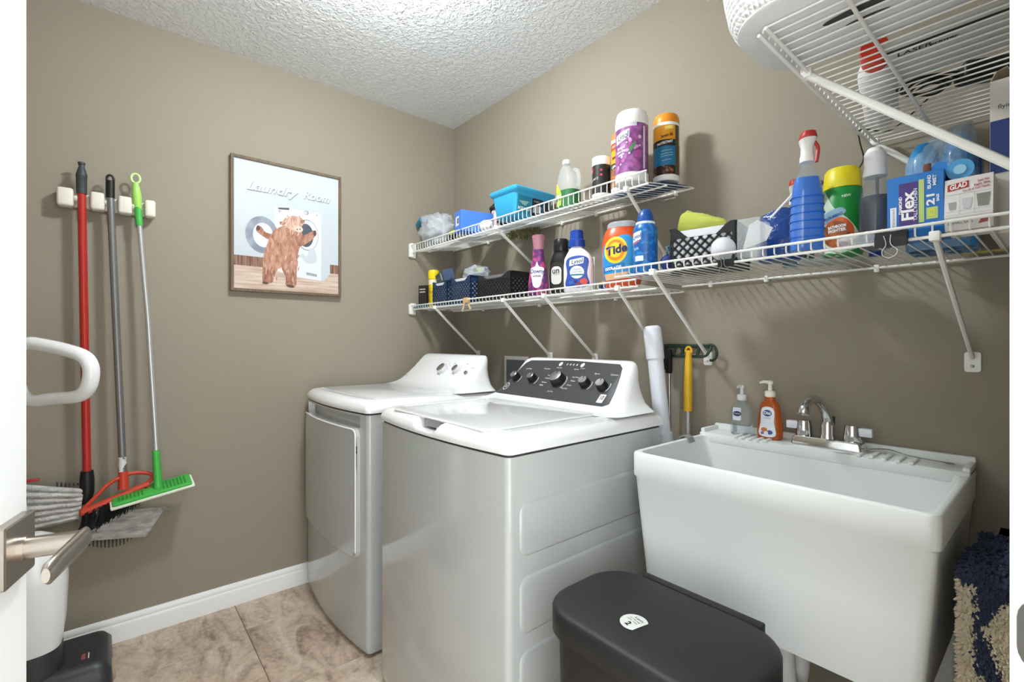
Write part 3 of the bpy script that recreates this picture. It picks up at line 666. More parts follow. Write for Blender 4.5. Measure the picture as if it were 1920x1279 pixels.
# ================================================================== UPRIGHT FLOOR CLEANER (behind the door)
t = thing('upright_vacuum', 'white upright floor cleaner with a loop handle standing behind the door', 'vacuum', (.36, -1.735, 0))
VW = mat(0xf0f0f0, .25, coat=.3); VB = mat(0x37393b, .4, noise=(300, 0x2a2b2d, .4, .6, U1))
f2 = Vector((.40, .916, 0)); f3 = Vector((0, 0, 1))            # the loop lies in a vertical plane
def vp(a, z, d=0): return Vector((a * .645, a * .764, z)) + Vector((-.764, .645, 0)) * d
loop = [(-.11, 1.13), (-.075, 1.148), (-.03, 1.143), (.04, 1.128), (.095, 1.108), (.117, 1.078), (.118, 1.04), (.105, 1.005), (.075, .985), (.0, .978), (-.06, .972), (-.095, .995), (-.115, 1.06)]
part('handle', G().tube([vp(p[0] + .033, p[1] + .012) for p in smooth2(loop, 5)], .0215, 14, True, squash=.85), VW, t, 60)
part('neck', G().tube([vp(-.115, .985), vp(-.10, .955), vp(-.09, .90), vp(-.085, .7), vp(-.07, .55)], [.03, .024, .022, .024, .03], 16), VW, t)
part('body', G().loft([sup(a, b, z, 2.6, 32, -.035, -.03) for z, a, b in ((.22, .075, .075), (.3, .09, .085), (.42, .095, .09), (.5, .092, .085), (.55, .07, .06), (.57, .03, .03))]), VW, t, 50)
part('body_base', G().loft([sup(a, b, z, 2.8, 32, -.035, -.03) for z, a, b in ((.02, .085, .08), (.1, .09, .085), (.22, .076, .076))]), VB, t, 50)
h_ = part('foot', G().loft([rrect(-.2 + i, .07 - i, -.16 + i, .168 - i, .03, z, 5) for z, i in ((.004, .01), (.02, 0), (.12, .004), (.145, .02), (.153, .04))]), VB, t, 40)
part('roller_cap', G().lathe([(0, .0), (.034, .0), (.036, .006), (.03, .012), (0, .013)], 20).T(Matrix.Translation((-.03, .163, .075)) @ Matrix.Rotation(-PI / 2, 4, 'X')), mat(0xb39b86, .6), h_)
part('emblem', G().rbox(-.03, .005, .09, .1, .1515, .1535, .0005, 1), mat(0x9c4a48, .4), h_); part('emblem', G().rbox(-.03, .005, .106, .109, .1515, .1535, .0005, 1), mat(0xe0e0e0, .4), h_)

# ================================================================== THINGS ON THE SHELVES
def canister(name, label, loc, rz, r, h, lidc, sleeve, lidh=.03, baseh=.012, dome=True, cat='wipes canister'):
    t = thing(name, label, cat, loc, rz)
    part('base', G().lathe([(0, 0), (r * .93, 0), (r * 1.0, .004), (r * 1.0, baseh + .003), (0, baseh + .003)], 40), PLAST, t)
    B = G().lathe([(0, baseh), (r * .985, baseh), (r * .985, h - lidh), (0, h - lidh)], 64)
    part('sleeve', B, sleeve, t)
    L = [(0, h - lidh - .002), (r * 1.0, h - lidh - .002), (r * 1.01, h - lidh + .004), (r * .99, h - lidh * .45)]
    L += [(r * .93, h - lidh * .25), (r * .9, h - .003), (r * .86, h), (0, h)] if dome else [(r * .99, h - .004), (r * .96, h), (0, h)]
    part('lid', G().lathe(L, 40), lidc, t)
    return t, B
def band(name, t, B, r, z0, z1, a0, a1, m, off=.0006):
    n = max(2, int((a1 - a0) / 6)); rr = r * .985 + off
    P = [[(rr * math.sin(math.radians(a0 + (a1 - a0) * i / n)), -rr * math.cos(math.radians(a0 + (a1 - a0) * i / n)), z) for i in range(n + 1)] for z in (z0, z1)]
    return part(name, G().loft(P, False, False, closed=False), m, t)
def yaw(O, deg):       # print frame turned about the upright axis, 0 = towards -Y
    a = math.radians(deg); return dict(O=(O[0], O[1], O[2]), Uv=(math.cos(a), math.sin(a), 0), Vv=(0, 0, 1))
def stamp(name, bm, m, t, B, deg=0, off=.0008, sl=.006, z=0): return decal(name, bm, m, t, (0, 0, z), (math.cos(math.radians(deg)), math.sin(math.radians(deg)), 0), FZ, B, off, sl)
# decal() needs the print frame outside the body: shift the ray start (0.4 m) is enough

# ---- upper shelf: canisters
PURP = mat(0x7a3f7c, .4, noise=(45, 0xb06aa8, .45, .68, (1, 1, .8)), name='purple_floral_sleeve')
zb = 1.7075
t, B = canister('wipes_canister', 'tall purple floral wipes canister with a white lid', (1.436, -.228, zb - .014), 8, .0545, .238, mat(0xf1efea, .4), PURP, .046, .026)
band('print_band', t, B, .0545, .178, .19, -75, 45, mat(0xcfcbd6, .45))
stamp('label_print', flat([(-.032, .126), (.017, .14), (.019, .171), (-.032, .158)]), mat(0xeceef2, .45), t, B, 0, .001)
stamp('lettering', text('Lysol', .027, .3, .0004, .044, (-.006, .149), 10), mat(0x2b3a4e, .45), t, B, 0, .0015)
for s, z, wd in (('Brand', .113, .03), ('New Day', .101, .038), ('scent', .091, .024)): stamp('lettering', text(s, .012, .1, .0002, wd, (-.012, z), 6), WHITE, t, B, 0, .0012)
for k in range(26):
    a, z = random.uniform(-50, 60), random.uniform(.04, .15); c = random.choice((0xd48fc4, 0xb3529a, 0xcdb6e2, 0xe6b7d2, 0x8f4d9e))
    if a < 5 and z > .085: a += 55
    stamp('blossom', flat(E2(0, z, random.uniform(.003, .007), None, 9)), mat(c, .5), t, B, a, .0007 + k * .00002, .02)
for k in range(4): stamp('leaf', flat(E2(0, .1 + .006 * k, .004, .009, 10)), mat(0x4f8a5c, .5), t, B, 22 + 5 * k, .0013, .02)
stamp('print_strip', flat(R2(-.004, .04, .004, .18)), mat(0xd9d5dc, .5), t, B, 74, .0007)
ORNG = mat(0xe08a1e, .4)
t, B = canister('wipes_canister', 'orange lidded wipes canister with a black and blue band, right end of the upper shelf', (1.492, -.108, zb + .003), 14, .0435, .228, ORNG, mat(0xe39a20, .4), .03, .016)
band('print_band', t, B, .0435, .186, .2, -180, 180, WHITE); band('print_band', t, B, .0435, .115, .137, -90, 60, mat(0x1f1d1b, .4), .0005); band('print_band', t, B, .0435, .05, .115, -90, 60, mat(0x1f6d92, .4), .0005); band('print_band', t, B, .0435, .018, .05, -90, 60, mat(0x2a1d18, .4, noise=(60, 0xb06a3a, .55, .7, U1)), .0005)
band('print_strip', t, B, .0435, .018, .186, 60, 84, mat(0x3d4a3a, .4), .0007); band('print_strip', t, B, .0435, .018, .12, 84, 110, mat(0xc25a1e, .4), .0007)
stamp('lettering', text('PROTECTANT', .011, .1, .0003, .052, (-.002, .126), 8), WHITE, t, B, 14, .0012)
stamp('lettering', text('Armor All', .014, .1, .0006, .04, (0, .15), 10), mat(0x5a2a10, .45), t, B, 20, .0012)
stamp('label_print', flat([(-.01, .168), (.018, .172), (.018, .184), (-.01, .18)]), mat(0xf0d26a, .45), t, B, 25, .0009)
for k, (z, wd) in enumerate(((.1, .034), (.09, .04), (.082, .04), (.068, .03))): stamp('lettering', text('cleans shines protects', .005, width=wd, at=(0, z), rot=7), mat(0xcfe2ec, .5), t, B, 20, .0012)
t, B = canister('wipes_canister', 'orange leather-care wipes canister half hidden behind the purple one', (1.318, -.125, zb + .006), 0, .0385, .22, mat(0xd9863a, .4), mat(0xe8a62a, .4), .026, .014)
band('print_band', t, B, .0385, .18, .194, -180, 180, WHITE); band('print_band', t, B, .0385, .155, .18, -100, 90, mat(0xc2461f, .4)); band('print_band', t, B, .0385, .085, .105, -100, 90, mat(0x241a14, .4)); band('print_band', t, B, .0385, .016, .085, -100, 90, mat(0xb9774a, .5, noise=(24, 0x6a3a22, .45, .6, (1, 1, 2))))
stamp('lettering', text('LEATHER', .014, .1, .0004, .05, (.006, .095), 8), WHITE, t, B, 0, .0012); stamp('lettering', text('Armor All', .016, .1, .0006, .046, (.006, .128), 10), mat(0x3a2214, .45), t, B, 0, .0012); stamp('lettering', text('30% MORE', .011, .1, .0004, .04, (.002, .168), 8), mat(0xf6d9b0, .45), t, B, 0, .0012)
t, B = canister('wipes_canister', 'short black wipes canister with a white lid on the upper shelf', (1.243, -.15, zb), 0, .0355, .152, WHITE, mat(0x2a2826, .4), .03, .01, False)
stamp('label_print', flat([(-.03, .088), (-.004, .094), (-.004, .112), (-.03, .106)]), mat(0xc22a44, .45), t, B, -12, .0008); stamp('lettering', text('WEIMAN', .007, width=.02, at=(-.017, .1), rot=10), WHITE, t, B, -12, .0013)
for z in (.098, .08): stamp('label_print', flat(E2(0, z, .0045)), mat(0xd2415a, .45), t, B, 38, .0008)
stamp('lettering', text('QUARTZ', .011, width=.036, at=(0, .066), rot=8), mat(0xe4e2de, .45), t, B, -10, .0012)
# ---- clear bottle with green label
t = thing('cleaner_bottle', 'clear plastic jug with a white cap and a green and yellow label', 'bottle', (1.06, -.135, zA(-.1)), 0)
B = G().loft([sup(a, b, z, 2.6, 36, c) for z, a, b, c in ((0, .045, .036, 0), (.005, .05, .04, 0), (.09, .05, .04, 0), (.12, .049, .039, 0), (.15, .042, .034, -.003), (.175, .028, .026, -.008), (.19, .0155, .0155, -.012), (.2, .014, .014, -.012))])
part('bottle', B, mat(0xe6ecea, .06, 0, 0, .2, name='clear_bottle'), t, 40)
part('cap', G().lathe([(0, .198), (.0165, .198), (.0165, .212), (.0145, .215), (0, .215)], 24, (-.012, 0, 0)), WHITE, t)
part('handle', G().tube(smooth2([(.03, 0, .165), (.05, 0, .155), (.056, 0, .12), (.052, 0, .09)], 5, False), .009, 10), mat(0xe6ecea, .06, 0, 0, .2), t)
part('label_sleeve', G().loft([sup(.0507, .0407, z, 2.6, 36) for z in (.006, .082)], False, False), mat(0x2f6b3c, .45), t)
stamp('label_print', flat([(-.05, .02), (-.004, .02), (.0, .06), (-.008, .085), (-.045, .1)]), mat(0xa9c64b, .45), t, B, 0, .0016); stamp('label_print', flat(smooth2([(-.044, .085), (-.02, .075), (-.016, .095), (-.034, .115), (-.046, .11)])), mat(0xe8d23a, .45), t, B, 0, .002); stamp('lettering', text('Simple', .015, .2, .0004, .034, (-.022, .062), 5), WHITE, t, B, 0, .0024); stamp('lettering', text('GREEN', .013, 0, .0004, .034, (-.022, .045), 5), mat(0x1f4a28, .45), t, B, 0, .0024)
# ---- blue tub
t = thing('storage_tub', 'sky-blue plastic tub with a rolled rim and dark labels on the upper shelf', 'tub', (.80, -.158, zA(-.05)), 90)
TB = mat(0x35a2d2, .35)
B = G().loft([rrect(-a, a, -b, b, .02, z, 5) for z, a, b in ((0, .10, .064), (.004, .104, .068), (.095, .112, .082), (.102, .12, .09), (.11, .124, .094), (.118, .124, .094), (.122, .12, .09))])
part('body', B, TB, t, 40)
stamp('label_print', flat(R2(-.096, .012, -.018, .085, .004)), mat(0x1d86a6, .4), t, B, 0); stamp('lettering', text('MOP & GO', .017, 0, .0007, .066, (-.058, .032)), WHITE, t, B, 0, .0013); stamp('emblem', flat([(-.09, .062), (-.03, .066), (-.05, .045), (-.07, .05)]), mat(0x9bb8b4, .4), t, B, 0, .0013)
stamp('label_print', flat(R2(-.014, .01, .052, .085, .003)), mat(0x1e2440, .4), t, B, 0); stamp('label_print', flat(R2(-.006, .025, .044, .055, .002)), mat(0xb8bccb, .45), t, B, 0, .0013); stamp('lettering', text('8 WET', .01, width=.03, at=(.012, .072)), WHITE, t, B, 0, .0013)
stamp('label_print', flat(R2(.056, .01, .094, .085, .003)), mat(0x252a3c, .4), t, B, 0)
# ---- blue carton, cables, tool, bag, can
t = thing('carton', 'small cornflower-blue carton on the upper shelf', 'box', (.50, -.20, zA(-.12)), 78)
B = G().rbox(-.095, .075, -.04, .045, 0, .1, .0015); part('box', B, mat(0x4a7fd6, .45), t, 20)
decal('label_print', flat(R2(-.026, .03, .014, .075)), mat(0xe8eef8, .45), t, (-.095, 0, 0), (0, -1, 0), FZ, None, .0006); decal('label_print', flat(R2(-.01, .04, .012, .066)), mat(0x8c6a60, .45, noise=(90, 0x3f4c8c, .45, .55, U1)), t, (-.095, 0, 0), (0, -1, 0), FZ, None, .001)
stamp('lettering', text('rechargeable battery', .008, width=.1, at=(.01, .03), rot=-4), mat(0xb9cdf2, .45), t, B, 0)
g = G()
for k in range(6):
    r0 = .07 + .006 * k; g.tube([(.60 + r0 * math.cos(a) * 1.15 + .006 * k, -.1 + .02 * math.sin(a * 2 + k), 1.81 + r0 * .75 * math.sin(a) + .004 * math.sin(3 * a + k)) for a in [2 * PI * q / 28 for q in range(28)]], .0028, 6, True)
single('cable_coil', 'coil of black cable behind the blue carton', 'cable', g, mat(0x23201e, .5))
t = thing('power_tool', 'black handheld gadget with a lime-yellow bar beside the clear bag', 'gadget', (.335, -.17, zA(-.12)), -15)
part('body', G().ball((0, .04, .085), .052, .03, .062, 12, .1, 6), mat(0x1e1c1b, .5), t); part('grip', G().tube(smooth2([(-.09, -.02, .016), (-.05, -.03, .03), (0, -.03, .045), (.05, -.02, .05)], 5, False), [.012] * 16, 10), mat(0x24292b, .5), t)
part('lime_bar', G().tube([(-.03, -.055, .035), (.075, -.05, .03)], .011, 10, squash=.8), mat(0xd6e022, .4), t); part('strap', G().tube(smooth2([(-.08, -.05, .012), (-.04, -.06, .02), (.01, -.055, .016), (.06, -.06, .012)], 5, False), .009, 8, squash=.5), BLACK, t)
t = thing('plastic_bag', 'crumpled clear plastic bag with a teal cap, at the left end of the upper shelf', 'bag', (.12, -.19, zA(-.12)))
part('film', G().ball((0, 0, .082), .115, .095, .088, 22, .32, 7, 3), FILM, t, 60); part('cloudy_fold', G().ball((.02, .0, .088), .07, .055, .07, 14, .35, 7, 9), mat(0xd6dbe0, .4, 0, 0, .7), t, 60); part('teal_cap', G().tube([(-.1, -.06, .125), (-.03, -.075, .14)], .018, 12), mat(0x2f8096, .4), t)
t = thing('spray_can', 'slim pink and white spray can with a dark cap behind the blue tub', 'spray can', (.545, -.11, zA(-.08)))
part('can', G().lathe([(0, 0), (.021, 0), (.022, .004), (.022, .11), (.018, .118), (0, .118)], 24), mat(0xdcc8c6, .4, noise=(50, 0xb98a8a, .45, .6, U1)), t); part('cap', G().lathe([(0, .117), (.03, .117), (.034, .124), (.028, .135), (0, .142)], 24), mat(0x2b2420, .5), t)
g = G().ball((0, 0, .03), .035, .028, .03, 12, .25, 7, 2); single('white_ornament', 'small white ornament in front of the slim can', 'ornament', g, mat(0xf2eeee, .5), (.572, -.19, zA(-.15)))
# dried sprig hanging under the upper shelf
g = G()
for k in range(190):
    a = Vector((random.uniform(.62, .80), random.uniform(-.12, -.03), 0)); a.z = zA(a.y) - .008; d = Vector((random.uniform(-.03, .03), random.uniform(-.02, .02), random.uniform(-.05, .004)))
    g.tube([a, a + d * .6 + Vector((0, 0, .004)), a + d], [.0016, .0022, .0006], 4)
single('dried_sprig', 'fuzzy olive-green dried sprig caught under the upper shelf', 'sprig', g, mat(0x8c8450, .8, noise=(40, 0x5c5a34, .4, .6, U1)))
single('folded_cloth', 'dark blue folded cloth under the canisters at the right end of the upper shelf', 'cloth', G().loft([[(1.33, y, zA(y) + q), (1.525, y, zA(y) + q), (1.525, y, zA(y) + q + .005), (1.33, y, zA(y) + q + .005)] for y, q in ((-.2, 0), (-.15, .001), (-.03, 0))]), mat(0x2b4372, .9))
single('papers', 'white papers lying on the upper shelf below the black canister', 'paper', G().loft([[(1.12, y, zA(y)), (1.31, y, zA(y)), (1.31, y, zA(y) + .002), (1.12, y, zA(y) + .002)] for y in (-.19, -.05)]), mat(0xd9d8d2, .7))

# ---- lower shelf
zb = ZB + .004
def lattice(name, label, loc, rz, w, d, h, m, dip=.022, fill=None, cell=.0155):
    t = thing(name, label, 'basket', loc, rz)
    part('floor_panel', G().box(-w / 2 + .002, w / 2 - .002, -d / 2 + .002, d / 2 - .002, 0, .003), m, t)
    def wall(L, tr, dips):
        g = G(); b0, b1 = .012, h - .03                         # lattice between the solid bands
        def top(u): q = abs(u) / (L / 2); return h - dips * (1 - min(1, max(0, (q - .45) / .35)))
        us = arr(-L / 2, L / 2, L / 14)
        prof = [(u, b1) for u in us] + [(u, top(u)) for u in reversed(us)]
        g.prism(prof, 0, .0025, 'y'); g.prism([(-L / 2, 0), (L / 2, 0), (L / 2, b0), (-L / 2, b0)], 0, .0025, 'y')
        for s in (-1, 1):
            g.prism([(s * L / 2, b0), (s * L / 2, b1), (s * (L / 2 - .008), b1), (s * (L / 2 - .008), b0)], 0, .0025, 'y')
            k = -L - h
            while k < L + h:
                # bar u = k + s*(z-b0), clipped to the wall
                lo, hi = b0, b1
                z0, z1 = sorted((b0 + (-L / 2 - k) * s, b0 + (L / 2 - k) * s)); lo, hi = max(lo, z0), min(hi, z1)
                if hi - lo > .002:
                    hw_ = .0042; g.prism([(k + s * (lo - b0) - hw_, lo), (k + s * (lo - b0) + hw_, lo), (k + s * (hi - b0) + hw_, hi), (k + s * (hi - b0) - hw_, hi)], .0003, .0022, 'y')
                k += cell * 1.42
        return part('lattice_wall', g.T(tr), m, t, 0)
    RZ = lambda a: Matrix.Rotation(math.radians(a), 4, 'Z')
    wall(w, Matrix.Translation((0, -d / 2, 0)), dip); wall(w, Matrix.Translation((0, d / 2, 0)) @ RZ(180), dip)
    wall(d, Matrix.Translation((w / 2, 0, 0)) @ RZ(90), 0); wall(d, Matrix.Translation((-w / 2, 0, 0)) @ RZ(-90), 0)
    g = G()
    for a in (0, 1):
        for s in (-1, 1):
            if a: g.rbox(s * w / 2 - .004, s * w / 2 + .004, -d / 2, d / 2, h - .006, h, .0015, 1)
    part('rim', g, m, t)
    if fill: part('lining', G().box(-w / 2 + .006, w / 2 - .006, -d / 2 + .006, d / 2 - .006, .004, h - .008), fill, t)
    return t
NAVY = mat(0x1f3557, .45); BLK = mat(0x1d1d1f, .45); PAPERW = mat(0xd9dbe0, .6)
lattice('lattice_basket', 'navy plastic lattice basket nearest the corner, with a small carton on top', (.285, -.20, zb), 0, .14, .15, .125, NAVY, fill=PAPERW)
lattice('lattice_basket', 'navy plastic lattice basket holding a clear bag, second from the corner', (.475, -.20, zb), 0, .17, .15, .13, NAVY, fill=PAPERW)
lattice('lattice_basket', 'black plastic lattice basket on the lower shelf', (.725, -.18, zb), 0, .24, .17, .12, BLK, fill=mat(0x6f7070, .6))
t = thing('carton', 'small slate-blue and mint carton resting tilted on the navy basket', 'box', (.255, -.215, zb + .128)); t.rotation_euler = (.25, -.1, -.3)
B = G().rbox(-.07, .07, -.03, .03, 0, .055, .001); part('box', B, mat(0x3c4c66, .5), t, 20); stamp('label_print', flat(R2(.02, .008, .05, .048, .003)), mat(0x9bc2a4, .5), t, B); stamp('lettering', text('travel size', .01, width=.06, at=(-.03, .03)), mat(0xc9d2dc, .5), t, B)
t = thing('plastic_bag', 'clear crinkled bag with a yellow item inside the second navy basket', 'bag', (.475, -.18, zb + .123))
part('film', G().ball((0, 0, .03), .075, .06, .035, 16, .3, 8, 5), FILM, t, 60); part('yellow_item', G().ball((.01, .01, .048), .022, .018, .012, 8), mat(0xd8cf4a, .5), t)
t = thing('spray_can', 'bright yellow spray can on the lower shelf near the corner', 'spray can', (.125, -.215, zb))
part('can', G().lathe([(0, 0), (.026, 0), (.028, .004), (.028, .15), (.024, .158), (0, .158)], 28), mat(0xe3c81f, .4, noise=(40, 0xc9a012, .5, .62, U1)), t); part('paper_band', G().lathe([(0, .125), (.0285, .125), (.0285, .152), (0, .152)], 28), mat(0xf0e9c6, .5), t)
part('cap', G().lathe([(0, .155), (.029, .155), (.0305, .16), (.0305, .195), (.027, .205), (.012, .2), (0, .198)], 28), mat(0xf2d410, .35), t)
B = G().lathe([(0, 0), (.028, 0), (.028, .15), (0, .15)], 28); stamp('lettering', text('PLEDGE', .018, width=.075, at=(0, .07), rot=90), mat(0x7a5a10, .5), t, B, 10)
t = thing('carton', 'dark brown upright carton beside the yellow can', 'box', (.062, -.235, zb), 20); B = G().rbox(-.028, .028, -.02, .02, 0, .125, .001); part('box', B, mat(0x2f2825, .5), t, 20)
for z in (.085, .1): stamp('label_print', flat(R2(-.02, z, .02, z + .006)), mat(0xc9c2ba, .5), t, B)
t = thing('plastic_bag', 'clear plastic bag slumped in the corner of the lower shelf', 'bag', (.085, -.12, zb)); part('film', G().ball((0, 0, .08), .072, .085, .082, 18, .25, 6, 12), FILM, t, 60); part('white_lump', G().ball((-.01, -.05, .035), .03, .03, .025, 10, .2, 6), mat(0xe9e9ea, .5), t)
single('teal_tray', 'flat teal tray under the corner bag on the lower shelf', 'tray', G().rbox(.012, .16, -.285, -.262, zb, zb + .007, .002), mat(0x2c7a8c, .5))
# clothespin on the lip
t = thing('clothespin', 'wooden clothespin clipped to the lower shelf edge', 'clothespin', (.556, -.297, ZB + .012)); PIN = mat(0xc9a679, .65)
part('jaw', G().rbox(-.018, .018, -.008, .012, -.012, .012, .002), PIN, t); part('leg', G().tube([(-.006, -.004, -.01), (-.012, -.008, -.04), (-.016, -.01, -.05)], .0055, 8), PIN, t); part('leg', G().tube([(.008, .004, -.01), (.018, .006, -.03), (.026, .008, -.045)], .005, 8), PIN, t); part('spring', G().tube([(-.012 + .007 * math.cos(q), -.012, -.045 + .009 * math.sin(q)) for q in [PI * k / 6 for k in range(12)]], .0018, 6, True), STEEL, t)
# bottles
t = thing('softener_bottle', 'purple and pink floral fabric softener bottle with a clear pink cap', 'bottle', (.985, -.235, zb), 32)
B = G().loft([sup(a, b, z, 2.2, 36) for z, a, b in ((0, .036, .024), (.006, .041, .028), (.05, .042, .029), (.1, .036, .026), (.14, .027, .022), (.165, .023, .02), (.18, .024, .021), (.19, .022, .02))])
part('bottle', B, mat(0x5c3068, .35, noise=(46, 0xc04a80, .46, .62, U1), name='floral_bottle'), t, 40)
part('cap', G().lathe([(0, .188), (.021, .188), (.021, .196), (.024, .225), (.0265, .246), (.024, .248), (0, .247)], 28), mat(0xc98a98, .1, 0, 0, .6), t)
stamp('label_print', flat(smooth2([(-.028, .11), (-.008, .118), (0, .138), (.008, .118), (.028, .11), (.022, .07), (.012, .035), (-.012, .035), (-.022, .07)], 3)), mat(0xe9e6ee, .45), t, B)
stamp('lettering', text('Downy', .024, .15, .0004, .058, (0, .098)), mat(0x27305e, .45), t, B, 0, .0014); stamp('lettering', text('INTENSE', .01, 0, .0003, .032, (0, .078)), mat(0x3c2a4c, .45), t, B, 0, .0014)
t = thing('scent_booster_bottle', 'black squat bottle with concentric rings and an off-white label', 'bottle', (1.045, -.165, zb), 24)
BK = mat(0x23211f, .3)
B = G().loft([sup(a, b, z, 2.6, 40) for z, a, b in ((0, .038, .026), (.005, .043, .03), (.08, .047, .033), (.14, .045, .032), (.165, .036, .028), (.175, .03, .026), (.182, .028, .026))]); part('bottle', B, BK, t, 40)
part('cap', G().lathe([(0, .18), (.03, .18), (.031, .185), (.0305, .225), (.027, .231), (0, .233)], 30), BK, t)
stamp('label_print', flat(R2(-.032, .045, .014, .118, .018, 6)), mat(0xd6d2ce, .45), t, B); stamp('lettering', text('un', .034, 0, .0006, .03, (-.01, .1)), mat(0x2a2624, .45), t, B, 0, .0014); stamp('lettering', text('stopables', .006, width=.028, at=(-.01, .086)), mat(0x4a4644, .45), t, B, 0, .0014)
for q in (.008, .014):
    rr = [(p, s) for p in (q,) for s in (1,)]; o_ = R2(-.032 - q, .045 - q, .014 + q, .118 + q, .018 + q, 6); i_ = R2(-.032 - q + .0015, .045 - q + .0015, .014 + q - .0015, .118 + q - .0015, .0165 + q, 6)
    stamp('ring_relief', flat(*[[o_[k], o_[(k + 1) % len(o_)], i_[(k + 1) % len(o_)], i_[k]] for k in range(len(o_))]), mat(0x5a5754, .35), t, B)
t = thing('laundry_sanitizer_bottle', 'white laundry additive bottle with a stepped blue cap', 'bottle', (1.178, -.205, zb), 30)
B = G().loft([sup(a, b, z, 3, 40, c) for z, a, b, c in ((0, .05, .03, 0), (.006, .056, .035, 0), (.05, .057, .036, 0), (.1, .057, .036, 0), (.13, .054, .034, 0), (.15, .042, .03, -.002), (.165, .028, .026, -.006), (.172, .022, .022, -.008), (.182, .022, .022, -.008))]); part('bottle', B, mat(0xf0f0f2, .35), t, 45)
part('cap', G().lathe([(0, .174), (.031, .174), (.032, .178), (.031, .2), (.028, .203), (.025, .205), (.0245, .235), (.022, .238), (0, .238)], 32, (-.008, 0, 0)), mat(0x17419a, .35), t)
stamp('label_print', flat(smooth2([(-.042, .022), (.042, .022), (.038, .07), (.042, .125), (0, .138), (-.042, .122), (-.038, .07)], 4)), mat(0x3350a0, .4), t, B)
stamp('label_print', flat([(-.03, .098), (.024, .108), (.026, .13), (-.028, .122)]), mat(0xf2f4f8, .4), t, B, 0, .0015); stamp('lettering', text('Lysol', .022, .25, .0004, .045, (-.001, .115), 8), mat(0x1e2c5a, .4), t, B, 0, .002)
stamp('label_print', flat(E2(0, .075, .027, .024)), mat(0xeceff6, .4), t, B, 0, .0012); stamp('lettering', text('LAUNDRY', .008, width=.034, at=(0, .085)), mat(0x2c4c94, .4), t, B, 0, .0018); stamp('lettering', text('SANITIZER', .008, width=.04, at=(0, .076)), mat(0x2c4c94, .4), t, B, 0, .0018); stamp('label_print', flat(R2(-.024, .062, .024, .068, .002)), mat(0x2f7f8c, .4), t, B, 0, .0018)
for a, b, r, c in ((.026, .04, .014, 0xd2483e), (-.022, .036, .01, 0x3a62b8), (.004, .03, .008, 0x8a3a4a), (.03, .028, .008, 0xe06a52), (-.004, .04, .006, 0x26305a)): stamp('label_print', flat(E2(a, b, r, r * .8)), mat(c, .4), t, B, 0, .0018 + random.random() * .0005)
t = thing('detergent_tub', 'large orange detergent tub with a silver lid and a blue and yellow label', 'detergent tub', (1.352, -.165, zb), 24)
B = G().loft([sup(a, b, z, 2.7, 48) for z, a, b in ((0, .05, .04), (.008, .058, .048), (.05, .068, .056), (.11, .073, .06), (.17, .071, .058), (.205, .062, .052), (.222, .05, .044))]); part('tub', B, mat(0xd9541e, .3), t, 45)
part('lid', G().loft([sup(a, b, z, 2.5, 40) for z, a, b in ((.218, .054, .047), (.232, .054, .047), (.24, .047, .04))]), mat(0xb9bcc2, .35), t)
stamp('label_print', flat(smooth2([(-.06, .05), (-.05, .03), (.05, .04), (.062, .06), (.064, .13), (.05, .17), (.02, .188), (-.03, .172), (-.058, .15), (-.064, .1)], 4)), mat(0x2c8fd0, .4), t, B, 0, .0006, .008)
stamp('label_print', flat(E2(-.012, .135, .042, .047, 36)), mat(0xf2cf2a, .4), t, B, 0, .0011, .008); stamp('label_print', flat(E2(-.012, .135, .033, .037, 36)), mat(0xe8862a, .4), t, B, 0, .0015, .008); stamp('label_print', flat(E2(-.012, .135, .024, .027, 30)), mat(0xf2cf2a, .4), t, B, 0, .0019, .008)
stamp('lettering', text('Tide', .04, .12, .0014, .075, (-.01, .135), 10), mat(0x1c2b5e, .4), t, B, 0, .0025, .008)
stamp('label_print', flat([(-.06, .058), (.02, .07), (.02, .09), (-.06, .076)]), mat(0x1f6fb4, .4), t, B, 0, .001); stamp('lettering', text('ODOR + OXI', .014, 0, .0006, .06, (-.022, .072), 7), WHITE, t, B, 0, .0016); stamp('label_print', flat([(-.05, .03), (.03, .036), (.03, .058), (-.055, .052)]), mat(0xe3b48c, .4), t, B, 0, .0012)
t = thing('small_tub', 'small blue tub with a yellow lid behind the orange detergent', 'tub', (1.245, -.12, zb)); part('tub', G().lathe([(0, 0), (.024, 0), (.025, .03), (0, .03)], 20), mat(0x1f4f8c, .45), t); part('lid', G().lathe([(0, .03), (.026, .03), (.026, .044), (0, .046)], 20), mat(0xd8c06a, .45), t)
single('white_card', 'white card with holes standing behind the white bottle', 'card', G().prism(R2(-.03, 0, .03, .155, .004), 0, .002, 'y'), mat(0xd6d8d8, .6), (1.13, -.09, zb))

# ---- deep shelf above the tub
zc = ZC + .004
t = thing('air_freshener_can', 'blue aerosol can with a domed blue cap at the left end of the deep shelf', 'spray can', (1.555, -.325, zc), 6)
BLU = mat(0x1f5ea8, .3, noise=(70, 0x2f86c8, .5, .62, U1))
B = G().lathe([(0, 0), (.034, 0), (.036, .004), (.036, .13), (.034, .142), (.027, .152), (0, .154)], 40); part('can', B, BLU, t, 40)
part('neck_ring', G().lathe([(0, .150), (.0285, .150), (.0285, .157), (0, .157)], 32), mat(0xe4ecf4, .4), t); part('cap', G().lathe([(0, .156), (.024, .156), (.023, .175), (.018, .19), (.01, .197), (0, .198)], 28), mat(0x1b4a96, .35), t)
stamp('label_print', flat([(-.03, .094), (.004, .101), (.006, .128), (-.03, .122)]), mat(0xe9eef6, .4), t, B); stamp('lettering', text('Lysol', .018, .25, .0003, .033, (-.012, .111), 8), mat(0x26407a, .4), t, B, 0, .0013); stamp('label_print', flat([(-.028, .088), (.0, .094), (.0, .098), (-.028, .092)]), mat(0xd06a6a, .4), t, B)
